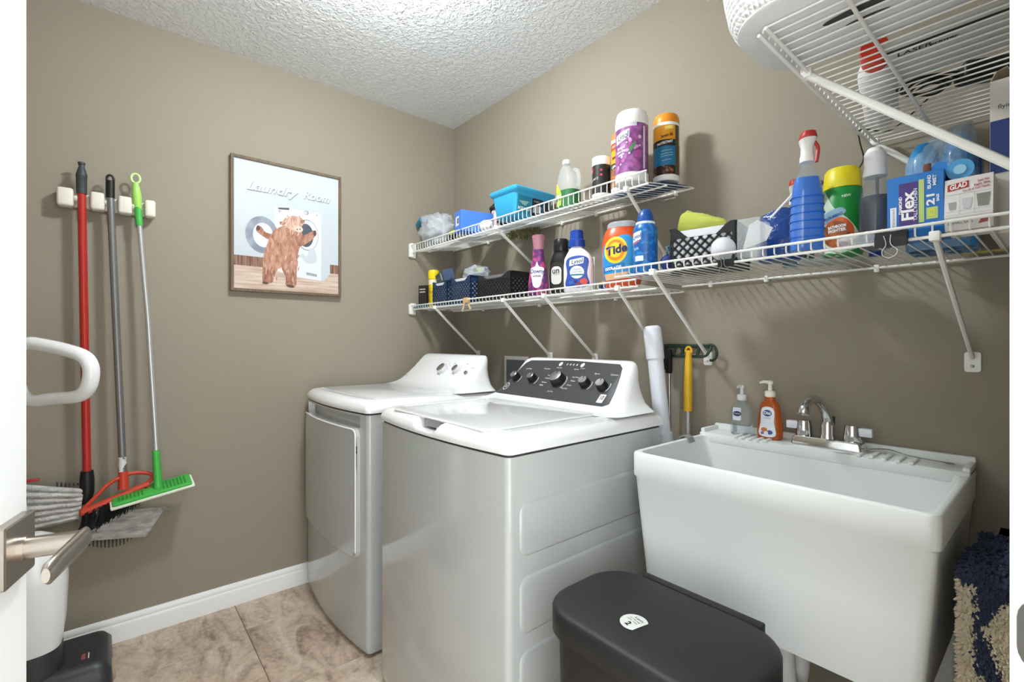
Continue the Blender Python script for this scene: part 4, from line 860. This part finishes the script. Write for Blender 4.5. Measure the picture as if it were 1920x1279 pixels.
stamp('lettering', text('AIR', .012, width=.02, at=(-.012, .074)), mat(0xcfe0f2, .4), t, B); stamp('label_print', flat(R2(-.016, .036, .012, .052, .002)), mat(0xd9e6f2, .4), t, B)
t = thing('scrub_sponge', 'navy and cream scrub pad beside the black basket', 'sponge', (1.607, -.285, zc)); part('pad', G().ball((0, 0, .028), .024, .03, .027, 12), mat(0xd6cfbe, .8), t); part('navy_side', G().ball((.008, -.014, .03), .021, .024, .024, 12), mat(0x26397a, .7), t)
single('patterned_cloth', 'balled pale blue and white patterned cloth beside the black basket', 'cloth', G().ball((0, 0, .02), .026, .024, .02, 14, .3, 9, 4), mat(0xbfd6dc, .8, noise=(70, 0x3a6a86, .48, .56, U1)), (1.613, -.262, zc + .05))
single('black_pouch', 'small black pouch half hidden behind the scrub pad', 'pouch', G().ball((0, 0, .033), .03, .03, .033, 10, .1, 5), BLACK, (1.585, -.20, zc))
lattice('lattice_basket', 'black plastic lattice basket on the deep shelf under the lime cloth', (1.722, -.25, zc), 10, .175, .15, .118, BLK, .03, PAPERW, .017)
g = G(); R = []
for k in range(13):
    u = k / 12; r = .030 * (1 - u) ** .8 + .006; x = -.055 + .12 * u; cz = .03 - .016 * u
    R.append([(x + .012 * math.sin(a) * (1 - u), r * math.cos(a) * 1.2, cz + r * math.sin(a) * .95 + .003 * math.sin(5 * a + k)) for a in [2 * PI * q / 24 for q in range(24)]])
g.loft(R, False, True); R2b = [[(p[0] + .001, p[1] * .9, (p[2] - .03) * .9 + .03) for p in r] for r in R[:6]]; g.loft(R2b, False, True)
single('lime_cloth', 'lime-green microfibre cloth rolled on top of the black basket', 'cloth', g, mat(0xbfc65a, .85), (1.70, -.25, zc + .1185), 12, 60)
t = thing('white_bulb', 'white round bulb on the shelf edge above a binder clip', 'light bulb', (1.815, -.365, zc)); part('globe', G().ball((0, 0, .0335), .0305, n=18), mat(0xd9dadd, .25), t); part('stem', G().cyl((0, .02, .031), (0, .055, .028), .014, 14), mat(0xc9c9c9, .4, .5), t)
def clip(loc, label, rz=0, w=.034):
    t = thing('binder_clip', label, 'binder clip', loc, rz)
    part('jaw', G().prism([(-.012, -.019), (.008, -.012), (.008, .012), (-.006, .012), (-.012, .0)], -w / 2, w / 2, 'x').T(Matrix.Identity(4)), BLACK, t, 0)
    for s in (-1, 1):
        pts = [(s * .006 - .004, -.012, .004), (s * .004 - .002, -.0135, -.014), (s * .012, -.014, -.026), (s * .010, -.014, -.036), (0, -.014, -.041)]
        part('wire_handle', G().tube(smooth2([(p[0], p[1] - (.004 if s > 0 else 0), p[2]) for p in pts], 5, False), .0011, 6), STEEL, t)
clip((1.842, -.402, ZC + .002), 'black binder clip on the shelf edge under the white bulb'); clip((2.168, -.402, ZC + .002), 'black binder clip on the shelf edge below the blue carton', 0, .05)
t = thing('clear_box', 'empty clear plastic clamshell box between the black basket and blue bag', 'clear box', (1.879, -.345, zc), 6)
part('shell', G().rbox(-.028, .028, -.03, .03, 0, .1, .006), mat(0xdfe6e8, .1, 0, 0, .3), t); part('card', G().prism([(-.025, .03), (.03, .045), (.045, .075), (.01, .1), (-.01, .09)], .01, .012, 'y'), mat(0xd9dbdb, .5), t)
t = thing('blue_pouch', 'glossy dark blue plastic pouch with a pointed top', 'pouch', (1.914, -.262, zc), 5)
B = G().loft([[(p[0] * (1 + .05 * math.sin(9 * z)), p[1], z + (.02 * (1 - abs(p[0] - .005) / .06) if z > .1 else 0)) for p in sup(a, b, z, 2.5, 28)] for z, a, b in ((0, .045, .035), (.01, .052, .04), (.06, .054, .036), (.1, .05, .02), (.118, .044, .006))]); part('bag', B, mat(0x123f86, .12, 0, 0, .9, bump=(40, .8, .008)), t, 50)
part('teal_sleeve', G().prism([(.01, .02), (.06, .02), (.06, .115), (.03, .125), (.015, .1)], .03, .034, 'y'), mat(0x1f6a78, .4), t)
single('white_stick', 'thin white stick leaning across the blue spray bottle', 'stick', G().cyl((1.905, -.30, 1.478), (1.965, -.315, 1.525), .0026, 8), WHITE)
def spray(name, label, loc, rz, h, w, d, liquid, level, head, trig, nozc, neckc):
    t = thing(name, label, 'spray bottle', loc, rz)
    prof = [(0, .9, .9), (.006, 1, 1), (.25 * h, 1.0, 1.0), (.5 * h, .93, .95), (.62 * h, .84, .88), (.7 * h, .72, .8), (.76 * h, .5, .62), (.8 * h, .36, .5), (.86 * h, .36, .5)]
    B = G().loft([sup(w * a, d * b, z, 2.8, 36) for z, a, b in prof]); part('bottle', B, neckc, t, 40)
    L = G().loft([sup(w * a * .96, d * b * .96, max(z, .003), 2.8, 36) for z, a, b in prof if z <= level * h]); part('liquid', L, liquid, t, 40)
    for k in range(6):
        z = h * (.14 + .075 * k); q = 1.0 if z < .3 * h else 1 - .28 * (z / h - .3)
        part('grip_rib', G().tube([(p[0], p[1], z) for p in sup(w * q * 1.0, d * q * 1.0, z, 2.8, 28)], .0016, 6, True), liquid, t)
    zh = .85 * h
    hd = part('sprayer_head', G().loft([sup(a, b, zh + z, 2.4, 24, 0, c) for z, a, b, c in ((0, w * .42, w * .42, 0), (.012, w * .42, w * .42, 0), (.02, w * .36, w * .40, 0), (.034, w * .36, w * .44, -.002), (.045, w * .46, w * .6, -.006), (.05, w * .5, w * .66, -.008))]), head, t, 45)
    part('sprayer_cap', G().loft([sup(a, b, zh + z, 2.6, 24, 0, c) for z, a, b, c in ((.0495, w * .5, w * .66, -.008), (.054, w * .5, w * .68, -.009), (.064, w * .44, w * .62, -.008), (.066, w * .38, w * .52, -.008))]), nozc, hd, 40)
    part('trigger', G().tube(smooth2([(w * .3, -w * .3, zh + .046), (w * .52, -w * .42, zh + .03), (w * .5, -w * .5, zh + .012), (w * .42, -w * .5, zh - .006)], 4, False), .004, 8), trig, hd)
    return t, B
REDC = mat(0xb5352c, .4)
spray('glass_cleaner', 'bright blue glass cleaner spray bottle with a white and red head, in front', (2.000, -.34, zc), 30, .246, .035, .025, mat(0x1466cc, .08, coat=.5, name='blue_cleaner'), .72, mat(0xeceae6, .35), REDC, REDC, mat(0xbfe0f4, .06, 0, 0, .1))
spray('glass_cleaner', 'smaller blue spray bottle with a red-topped head at the back of the deep shelf', (1.898, -.12, zc), 30, .205, .03, .024, mat(0x1a6a86, .12), .7, mat(0xe3e0da, .35), REDC, REDC, mat(0xc2d6d8, .06, 0, 0, .12))
t = thing('cleaner_can', 'green aerosol can with a yellow cap and an orange label', 'spray can', (2.041, -.232, zc), 8)
B = G().lathe([(0, 0), (.038, 0), (.04, .004), (.04, .152), (.036, .16), (0, .162)], 44); part('can', B, mat(0x1f8a3a, .35), t, 40)
part('cap', G().lathe([(0, .158), (.0385, .158), (.0385, .17), (.036, .2), (.031, .207), (0, .2085)], 36), mat(0xe0cf1e, .4), t)
stamp('label_print', flat(smooth2([(-.039, .01), (.03, .01), (.036, .04), (.02, .075), (-.012, .11), (-.03, .15), (-.039, .15)], 4)), mat(0xcfe0c8, .4), t, B, 0, .0005); stamp('label_print', flat(E2(-.004, .05, .031, .036, 34)), mat(0xd8622a, .4), t, B, 0, .001); stamp('label_print', flat(E2(-.008, .047, .027, .031, 34)), mat(0xb5642e, .4, noise=(60, 0x8a4a24, .45, .6, U1)), t, B, 0, .0014)
stamp('label_print', flat(smooth2([(-.034, .075), (0, .088), (.012, .098), (.0, .108), (-.034, .098)], 4)), mat(0x8fb0c6, .4), t, B, 0, .0014); stamp('lettering', text('SCRUBBING', .009, .1, .0003, .036, (-.012, .089), 16), mat(0x26508c, .4), t, B, 0, .0019)
for s_, z in (('BATHROOM', .064), ('FIGHTER', .055)): stamp('lettering', text(s_, .0095, 0, .0004, .036, (-.006, z), 5), WHITE, t, B, 0, .0019)
stamp('lettering', text('NEW', .008, .1, .0003, .018, (.012, .134), 5), mat(0xd6ead2, .4), t, B, 0, .001)
t = thing('foam_bottle', 'dark spray bottle with a clear shoulder and a smooth white top', 'spray bottle', (2.112, -.265, zc), 10)
B = G().loft([sup(a, a, z, 2, 32) for z, a in ((0, .027), (.004, .03), (.1, .03), (.125, .026), (.15, .0205), (.165, .0195))]); part('bottle', B, mat(0xb9bec4, .1, 0, 0, .2), t, 40)
part('liquid', G().loft([sup(a, a, z, 2, 32) for z, a in ((.003, .0285), (.1, .0285), (.118, .026))]), mat(0x0c1020, .15), t, 40); part('dip_tube', G().cyl((.006, -.012, .01), (.004, -.006, .16), .003, 8), mat(0x6a6d74, .4), t)
part('top', G().loft([sup(a, b, z, 2.2, 28, 0, c) for z, a, b, c in ((.163, .0215, .0215, 0), (.17, .0225, .0225, 0), (.185, .02, .021, 0), (.2, .0205, .024, -.003), (.212, .02, .027, -.006), (.222, .014, .02, -.008), (.225, .006, .008, -.008))]), WHITE, t, 50)
single('blue_lighter', 'slim royal blue bottle behind the green can', 'bottle', G().lathe([(0, 0), (.014, 0), (.014, .1), (.009, .115), (.009, .14), (.0, .142)], 20), mat(0x1c3f9c, .35), (2.093, -.17, zc))
single('grey_brush_handle', 'grey brush handle poking up beside the green can', 'brush', G().tube([(1.982, -.252, 1.50), (1.995, -.275, 1.53), (2.012, -.288, 1.545)], [.006, .009, .008], 10).cyl((1.982, -.252, zc), (1.982, -.252, 1.50), .006, 8), mat(0x4c5254, .5))
single('clear_tape', 'clear crumpled wrapper with a green tag at the shelf edge', 'wrapper', G().ball((0, 0, .013), .036, .022, .013, 16, .25, 9, 6), FILM, (2.098, -.345, zc), 0, 60)
# bag cartons
t = thing('bag_carton', 'bright blue trash-bag carton with sideways white lettering', 'box', (2.199, -.335, zc), 0)
B = G().loft([[(x, y, z) for x, y in ((-.0545, -.05 + k), (.0565, -.05 + k), (.0565, .045), (-.0545, .045))] for z, k in ((0, .012), (.012, .002), (.118, .0), (.12, .004))]); part('box', B, mat(0x1f74c4, .4), t, 20)
stamp('label_print', flat(R2(-.03, .022, .008, .104)), mat(0x46307a, .4), t, B); stamp('lettering', text('Flex', .034, 0, .001, .056, (-.011, .058), 90), WHITE, t, B, 0, .0012); stamp('lettering', text('DIAMOND', .009, 0, .0003, .034, (-.0265, .062), 90), WHITE, t, B, 0, .0012); stamp('lettering', text('TALL KITCHEN', .01, 0, .0003, .062, (.0035, .06), 90), mat(0xd6d2e2, .4), t, B, 0, .0012)
stamp('label_print', flat(R2(.0095, .024, .02, .106)), mat(0xb9d27a, .4), t, B); stamp('label_print', flat(R2(.024, .028, .046, .05)), mat(0xb9d27a, .4), t, B); stamp('lettering', text('13', .016, 0, .0005, .013, (.035, .039), 90), mat(0xe9e23a, .4), t, B, 0, .0012); stamp('lettering', text('21', .021, 0, .0007, .021, (.033, .066), 90), WHITE, t, B, 0, .0012); stamp('lettering', text('BAGS', .007, 0, .0003, .013, (.046, .066), 90), WHITE, t, B, 0, .0012)
stamp('lettering', text('ISLAND', .009, 0, .0003, .026, (.03, .098), 90), WHITE, t, B, 0, .0012); stamp('lettering', text('MIST', .009, 0, .0003, .02, (.04, .1), 90), WHITE, t, B, 0, .0012); stamp('label_print', flat(R2(-.048, .014, -.035, .06)), mat(0xe6ebf2, .4), t, B); stamp('lettering', text('unscented', .009, width=.04, at=(-.0415, .037), rot=90), mat(0x7a88a0, .4), t, B, 0, .0012)
part('flap', G().prism([(-.0, .118), (.056, .118), (.05, .15), (.03, .152), (.012, .135)], .02, .022, 'y'), mat(0x2f8ad6, .4), t, 0); part('hang_tab', G().rbox(.006, .022, .005, .012, .12, .15, .002), mat(0x7a4a3a, .6), t)
t.scale = (.76, 1, 1)
t = thing('bag_carton', 'white small-bag carton with a red logo and waste-basket drawings', 'box', (2.2745, -.335, zc), 0)
B = G().loft([[(x, y, z) for x, y in ((-.046, -.055 + k), (.048, -.055 + k), (.048, .04), (-.046, .04))] for z, k in ((0, .010), (.026, .0), (.105, .008), (.106, .01))]); part('box', B, mat(0xe6e2e0, .5), t, 20)
stamp('label_print', flat([(-.04, .08), (.002, .084), (.002, .098), (-.04, .094)]), mat(0xb5382a, .4), t, B); stamp('lettering', text('GLAD', .0145, .15, .0005, .034, (-.019, .089), 6), WHITE, t, B, 0, .0012)
for s_, x, z, wd in (('Just the', .03, .094, .022), ('Right Size', .027, .0865, .03), ('For All of Your Needs', .016, .079, .05)): stamp('lettering', text(s_, .006, 0, .0002, wd, (x, z), 5), mat(0xb06a5a, .4), t, B, 0, .0012)
for x in (-.016, .013): stamp('label_print', flat(R2(x, .03, x + .0007, .072)), mat(0xb5b2b0, .5), t, B)
for z in (.0295, .037, .072): stamp('label_print', flat(R2(-.043, z, .044, z + .0007)), mat(0xb5b2b0, .5), t, B)
for x, a, b, c in ((-.03, .008, .016, 0xa5a5a8), (-.001, .01, .021, 0xc9c9cc), (.03, .013, .026, 0x8a887e)): stamp('label_print', flat([(x - a * .75, .041), (x + a * .75, .041), (x + a, .041 + b), (x - a, .041 + b)]), mat(c, .5), t, B)
stamp('label_print', flat([(.02, .008), (.038, .01), (.04, .02), (.026, .018)]), mat(0x9c4a3c, .4), t, B, 0, .0009); stamp('lettering', text('25 SMALL BAGS', .008, width=.05, at=(-.015, .014)), mat(0x6d6a66, .4), t, B, 0, .0012)
t.scale = (.68, 1, .9)
t = thing('bag_roll', 'light blue roll of bags lying on top of the white carton', 'roll', (2.262, -.335, zc + .0955), 0)
part('roll', G().tube([(0, -.03, .02), (0, .03, .02)], .0195, 24), mat(0x4aa2d8, .3), t); part('core', G().tube([(0, -.032, .02), (0, -.028, .02)], .009, 16), mat(0x9bd0ee, .3), t)
t = thing('bottle_multipack', 'shrink-wrapped blue bottle pack behind the cartons', 'multipack', (2.232, -.12, zc))
for k, (x, y) in enumerate(((-.055, -.03), (.005, -.035), (-.055, .03), (.005, .03))):
    part('wrapped_bottle', G().lathe([(0, 0), (.028, 0), (.03, .006), (.03, .2), (.024, .225), (.013, .245), (0, .247)], 20, (x, y, 0)), mat(0x2a8fd0, .15), t, 40)
part('shrink_wrap', G().loft([[(p[0] - .025 + .004 * mnoise.noise(Vector((i * .6, z * 40, 1))), p[1] + .004 * mnoise.noise(Vector((i * .6, z * 40, 7))), z + (.05 * max(0, p[0] / .06) if z > .2 else 0)) for i, p in enumerate(sup(a, b, z, 3.5, 40))] for z, a, b in ((0, .062, .066), (.05, .066, .07), (.13, .066, .07), (.2, .064, .068), (.235, .05, .05), (.262, .02, .02))]), mat(0xbfdcee, .1, 0, 0, .38, bump=(55, 1, .012)), t, 60)
t = thing('tall_carton', 'tall white and navy carton with an open flap beside the right wall', 'box', (2.326, -.155, zc))
B = G().box(-.031, .029, -.13, .085, 0, .292); part('box', B, mat(0xe6e0d6, .55), t, 0)
stamp('label_print', flat(R2(-.0305, .115, .0285, .215)), mat(0x2c3f80, .45), t, B); stamp('lettering', text('flyinglines', .011, width=.044, at=(.002, .24)), mat(0x3a3f5a, .45), t, B, 0, .0008)
decal('label_print', flat(R2(-.085, .115, .13, .215)), mat(0x2c3f80, .45), t, (-.031, 0, 0), (0, -1, 0), FZ, None, .0005)
part('flap', G().loft([[(-.031, y, .292) for y in (-.13, .085)] + [(-.029, y, .292) for y in (.085, -.13)], [(-.024, y, .308) for y in (-.13, .085)] + [(-.022, y, .308) for y in (.085, -.13)], [(-.008, y, .318) for y in (-.12, .075)] + [(-.007, y, .316) for y in (.075, -.12)]]), mat(0xb9ab92, .6), t, 0)
# flat things lying on the deck, seen from below
single('pale_tray', 'pale grey shallow tray lying behind the green can on the deep shelf', 'tray', G().loft([rrect(-.06 + q, .06 - q, -.05 + q, .05 - q, .02, z, 5) for z, q in ((0, .004), (.002, 0), (.012, -.004), (.013, -.002), (.003, .004))]), mat(0xbfc4c2, .5), (1.985, -.14, zc - .0005))
single('wood_ruler', 'short yellow wooden ruler lying at the back of the deep shelf', 'ruler', G().rbox(-.06, .06, -.012, .012, 0, .003, .0005, 1), mat(0xc8b86a, .6), (2.285, -.0385, zc - .0005), 0)

# ================================================================== HIGH SHELF THINGS
zd = ZD + .004
def knit_mat():
    m = bpy.data.materials.new('white_knit_plastic'); m.use_nodes = True; nt = m.node_tree; b = nt.nodes['Principled BSDF']; L = nt.links.new
    b.inputs['Base Color'].default_value = rgb(0xf0f0f0); b.inputs['Roughness'].default_value = .45
    tc = nt.nodes.new('ShaderNodeTexCoord'); v = nt.nodes.new('ShaderNodeTexVoronoi'); v.inputs['Scale'].default_value = 115; v.inputs['Randomness'].default_value = .0
    L(tc.outputs['Object'], v.inputs['Vector']); bp = nt.nodes.new('ShaderNodeBump'); bp.inputs['Strength'].default_value = 1; bp.inputs['Distance'].default_value = .006; bp.invert = True
    L(v.outputs['Distance'], bp.inputs['Height']); L(bp.outputs[0], b.inputs['Normal']); return m
t = thing('laundry_basket', 'white knit-look plastic basket overhanging the high shelf', 'basket', (2.180, -.655, zd))
KN = knit_mat()
def bring(i, z, r=.085): return rrect(-.172 - i, .172 + i * .1, -.12 - i, .12 + i, r + i, z, 8)
part('side', G().loft([bring(0, .004), bring(.008, .012), bring(.016, .03), bring(.022, .06), bring(.03, .12), bring(.036, .19), bring(.042, .2), bring(.042, .212), bring(.034, .212), bring(.026, .15), bring(.015, .05), bring(.004, .02)], False, True), KN, t, 60)
BT = G().loft([bring(-.002, 0), bring(.001, .002), bring(.001, .006)]); part('bottom', BT, mat(0xdfe1e2, .4), t, 40)
decal('moulded_mark', flat([(p[0] * .055, p[1] * .012) for p in E2(0, 0, 1, 1, 24)]), mat(0x3a3a3a, .5), t, (.0, .0, 0), FX, (0, -1, 0), None, .0006); decal('moulded_mark', flat([(p[0] * .03, p[1] * .006) for p in E2(0, 0, 1, 1, 24)]), mat(0x4a4a4a, .5), t, (.0, .03, 0), FX, (0, -1, 0), None, .0006)
t = thing('white_bottle', 'white bottle with a red cap lying on the high shelf', 'bottle', (2.142, -.40, zd + .034)); t.rotation_euler = (0, 0, math.radians(10))
part('bottle', G().lathe([(0, 0), (.016, 0), (.018, .02), (.032, .05), (.034, .07), (.034, .3), (.03, .306), (0, .306)], 28).T(Matrix.Rotation(-PI / 2, 4, 'X')), mat(0xe9e9e9, .4), t, 40); part('cap', G().lathe([(0, -.05), (.022, -.05), (.024, -.04), (.024, .006), (0, .006)], 24).T(Matrix.Rotation(-PI / 2, 4, 'X')), mat(0xcc3a26, .4), t)
g = G()
for k in range(5):
    r0 = .03 + .005 * k; g.tube([(2.197 + r0 * math.cos(a), -.238 + r0 * .8 * math.sin(a) + .008 * math.sin(2 * a + k), zd + .004 + .004 * k + .002 * math.sin(3 * a)) for a in [2 * PI * q / 26 for q in range(26)]], .0023, 6, True)
t = thing('power_adapter', 'black power adapter with a coiled cable on the high shelf', 'power adapter', (0, 0, 0)); part('cable', g, BLACK, t)
part('adapter', G().rbox(-.045, .04, -.026, .026, 0, .035, .008, 3).T(Matrix.Translation((2.285, -.215, zd)) @ Matrix.Rotation(.5, 4, 'Z')), BLACK, t)
part('loose_end', G().tube(smooth2([(2.19, -.19, zd + .004), (2.10, -.06, zd + .004), (2.052, -.12, zd + .004), (2.046, -.11, 1.68), (2.05, -.09, 1.64), (2.04, -.085, 1.618)], 6, False), .0016, 6), BLACK, t)
t = thing('booklet', 'white booklet with black lettering lying on the high shelf', 'booklet', (2.26, -.42, zd)); B = G().rbox(-.09, .09, -.09, .085, .0, .006, .001); part('pages', B, mat(0xcfcfc9, .6), t)
decal('print_strip', flat(R2(-.085, .045, .085, .058)), mat(0x2a2a26, .5), t, (0, 0, 0), FX, (0, -1, 0), None, .0005); decal('lettering', text('LASER', .018, .2, .0004, .05, (-.05, .033)), BLACK, t, (0, 0, 0), FX, (0, -1, 0), None, .0006); decal('lettering', text('printer', .012, .2, .0004, .04, (-.01, .03)), BLACK, t, (0, 0, 0), FX, (0, -1, 0), None, .0006)
# ================================================================== WALL RACK WITH TOOLS, PIPE, RUG
DG = mat(0x24382a, .5)
t = thing('tool_rack', 'dark green plastic tool rack on the back wall behind the pipe', 'tool rack', (0, 0, 0))
part('top_bar', G().rbox(1.425, 1.60, -.016, -.001, 1.142, 1.156, .003), DG, t); part('lower_bar', G().rbox(1.425, 1.575, -.03, -.018, 1.108, 1.118, .003), DG, t)
for x in (1.43, 1.47, 1.50, 1.56): part('strut', G().tube([(x, -.009, 1.148), (x, -.024, 1.113)], .005, 8), DG, t)
part('end_hook', G().tube(smooth2([(1.575, -.024, 1.113), (1.592, -.022, 1.118), (1.602, -.012, 1.14), (1.6, -.008, 1.149)], 5, False), .0045, 8), DG, t)
part('end_hook', G().tube([(1.612 + .021 * math.cos(q), -.03 - .004 * math.sin(q), 1.128 + .027 * math.sin(q)) for q in [math.radians(115 - 22 * k) for k in range(11)]], .0045, 8), DG, t)
t = thing('squeegee', 'steel-shafted tool with a black grip hanging from the green rack', 'squeegee', (0, 0, 0))
part('grip', G().rbox(1.452, 1.474, -.052, -.034, 1.05, 1.14, .006), BLACK, t); part('side_grip', G().rbox(1.434, 1.453, -.05, -.036, 1.062, 1.12, .005), BLACK, t); part('shaft', G().cyl((1.464, -.043, 1.055), (1.466, -.043, .45), .0058, 12), STEEL, t)
t = thing('duster_pole', 'yellow-handled pole hanging from the green rack', 'pole', (0, 0, 0)); YEL = mat(0xe0b020, .4)
part('grip', G().tube([(1.54, -.045, 1.135), (1.54, -.045, 1.11), (1.538, -.045, 1.06), (1.537, -.045, .99), (1.537, -.045, .925)], [.009, .0115, .0135, .0145, .0142], 18), YEL, t, 50); part('hang_loop', G().tube([(1.54 + .0105 * math.cos(q), -.045, 1.134 + .012 * math.sin(q)) for q in [PI * k / 8 for k in range(16)]], .0042, 8, True), YEL, t); part('shaft', G().cyl((1.537, -.045, .93), (1.537, -.045, .3), .0065, 12), mat(0xd0d0d0, .35, .4), t)
t = thing('pvc_pipe', 'white plastic pipe with a capped end leaning behind the washing machine', 'pipe', (0, 0, 0))
a, b = Vector((1.455, -.135, 1.205)), Vector((1.585, -.125, .05)); PV = mat(0xe2e4ec, .35); d = (b - a)
part('pipe', G().cyl(a + d * .0, b, .0265, 28), PV, t); part('end_cap', G().tube([a - d * .012, a - d * .006, a + d * .0, a + d * .085, a + d * .09], [.022, .0285, .031, .0305, .027], 28), PV, t, 30)
part('coupling', G().tube([a + d * .30, a + d * .305, a + d * .36, a + d * .365], [.027, .031, .031, .027], 28), PV, t, 30)
# shag rug folded on a box between the tub and the right wall
single('brown_box', 'plain brown box on the floor under the shaggy rug', 'box', G().rbox(2.268, 2.352, -.43, -.12, 0, .545, .003), mat(0x6a5646, .8))
t = thing('shag_rug', 'folded shaggy navy and cream rug between the tub and right wall', 'rug', (2.312, -.32, .546))
part('backing', G().loft([[(p[0], p[1], z) for p in rrect(-.036 + i, .038 - i, -.115 + i, .2 - i, .03, z, 5)] for z, i in ((.002, .02), (.02, .006), (.06, 0), (.19, 0), (.215, .006), (.228, .02))]), mat(0x7a6f60, .9), t)
RC, RN = mat(0xc4b89f, .95, name='cream_shag'), mat(0x30364c, .95, name='navy_shag'); gc, gn = G(), G()
def tuft(g, p, n):
    d = (Vector(n) + Vector((random.uniform(-.5, .5), random.uniform(-.5, .5), random.uniform(-.7, .3)))).normalized(); L = random.uniform(.01, .017)
    g.tube([p, p + d * L * .6, p + d * L + Vector((0, 0, -.003))], [.0024, .003, .0012], 5)
for k in range(5200):
    z = random.uniform(.005, .225); q = random.random()
    if q < .6: x = random.uniform(-.036, .038); p = Vector((x, -.114, z)); n = (0, -1, 0); s_ = x + .036
    else: y = random.uniform(-.115, .02); p = Vector((-.035, y, z)); n = (-1, 0, 0); s_ = -(y + .115)
    zz = z - .14; nb = .024 + (zz * .55 if zz > 0 else -zz * .28); st = max(0, (.07 - z) * .5)
    cream = (z < .205 and st - .2 < s_ < st + .013) or (s_ > nb)
    if s_ < 0 and s_ < -.012 and z > .03: cream = False
    if z > .212: cream = False
    tuft(gc if cream else gn, p, n)
for k in range(500): tuft(gn, Vector((random.uniform(-.034, .036), random.uniform(-.11, .1), .226)), (0, 0, 1))
for k in range(260): tuft(gn, Vector((random.uniform(-.034, .036), random.uniform(-.114, -.10), random.uniform(.208, .228))), (0, -.7, .7))
for nm, g_, m_ in (('cream_pile', gc, RC), ('navy_pile', gn, RN)):
    part(nm, g_, m_, t, 0)['kind'] = 'stuff'
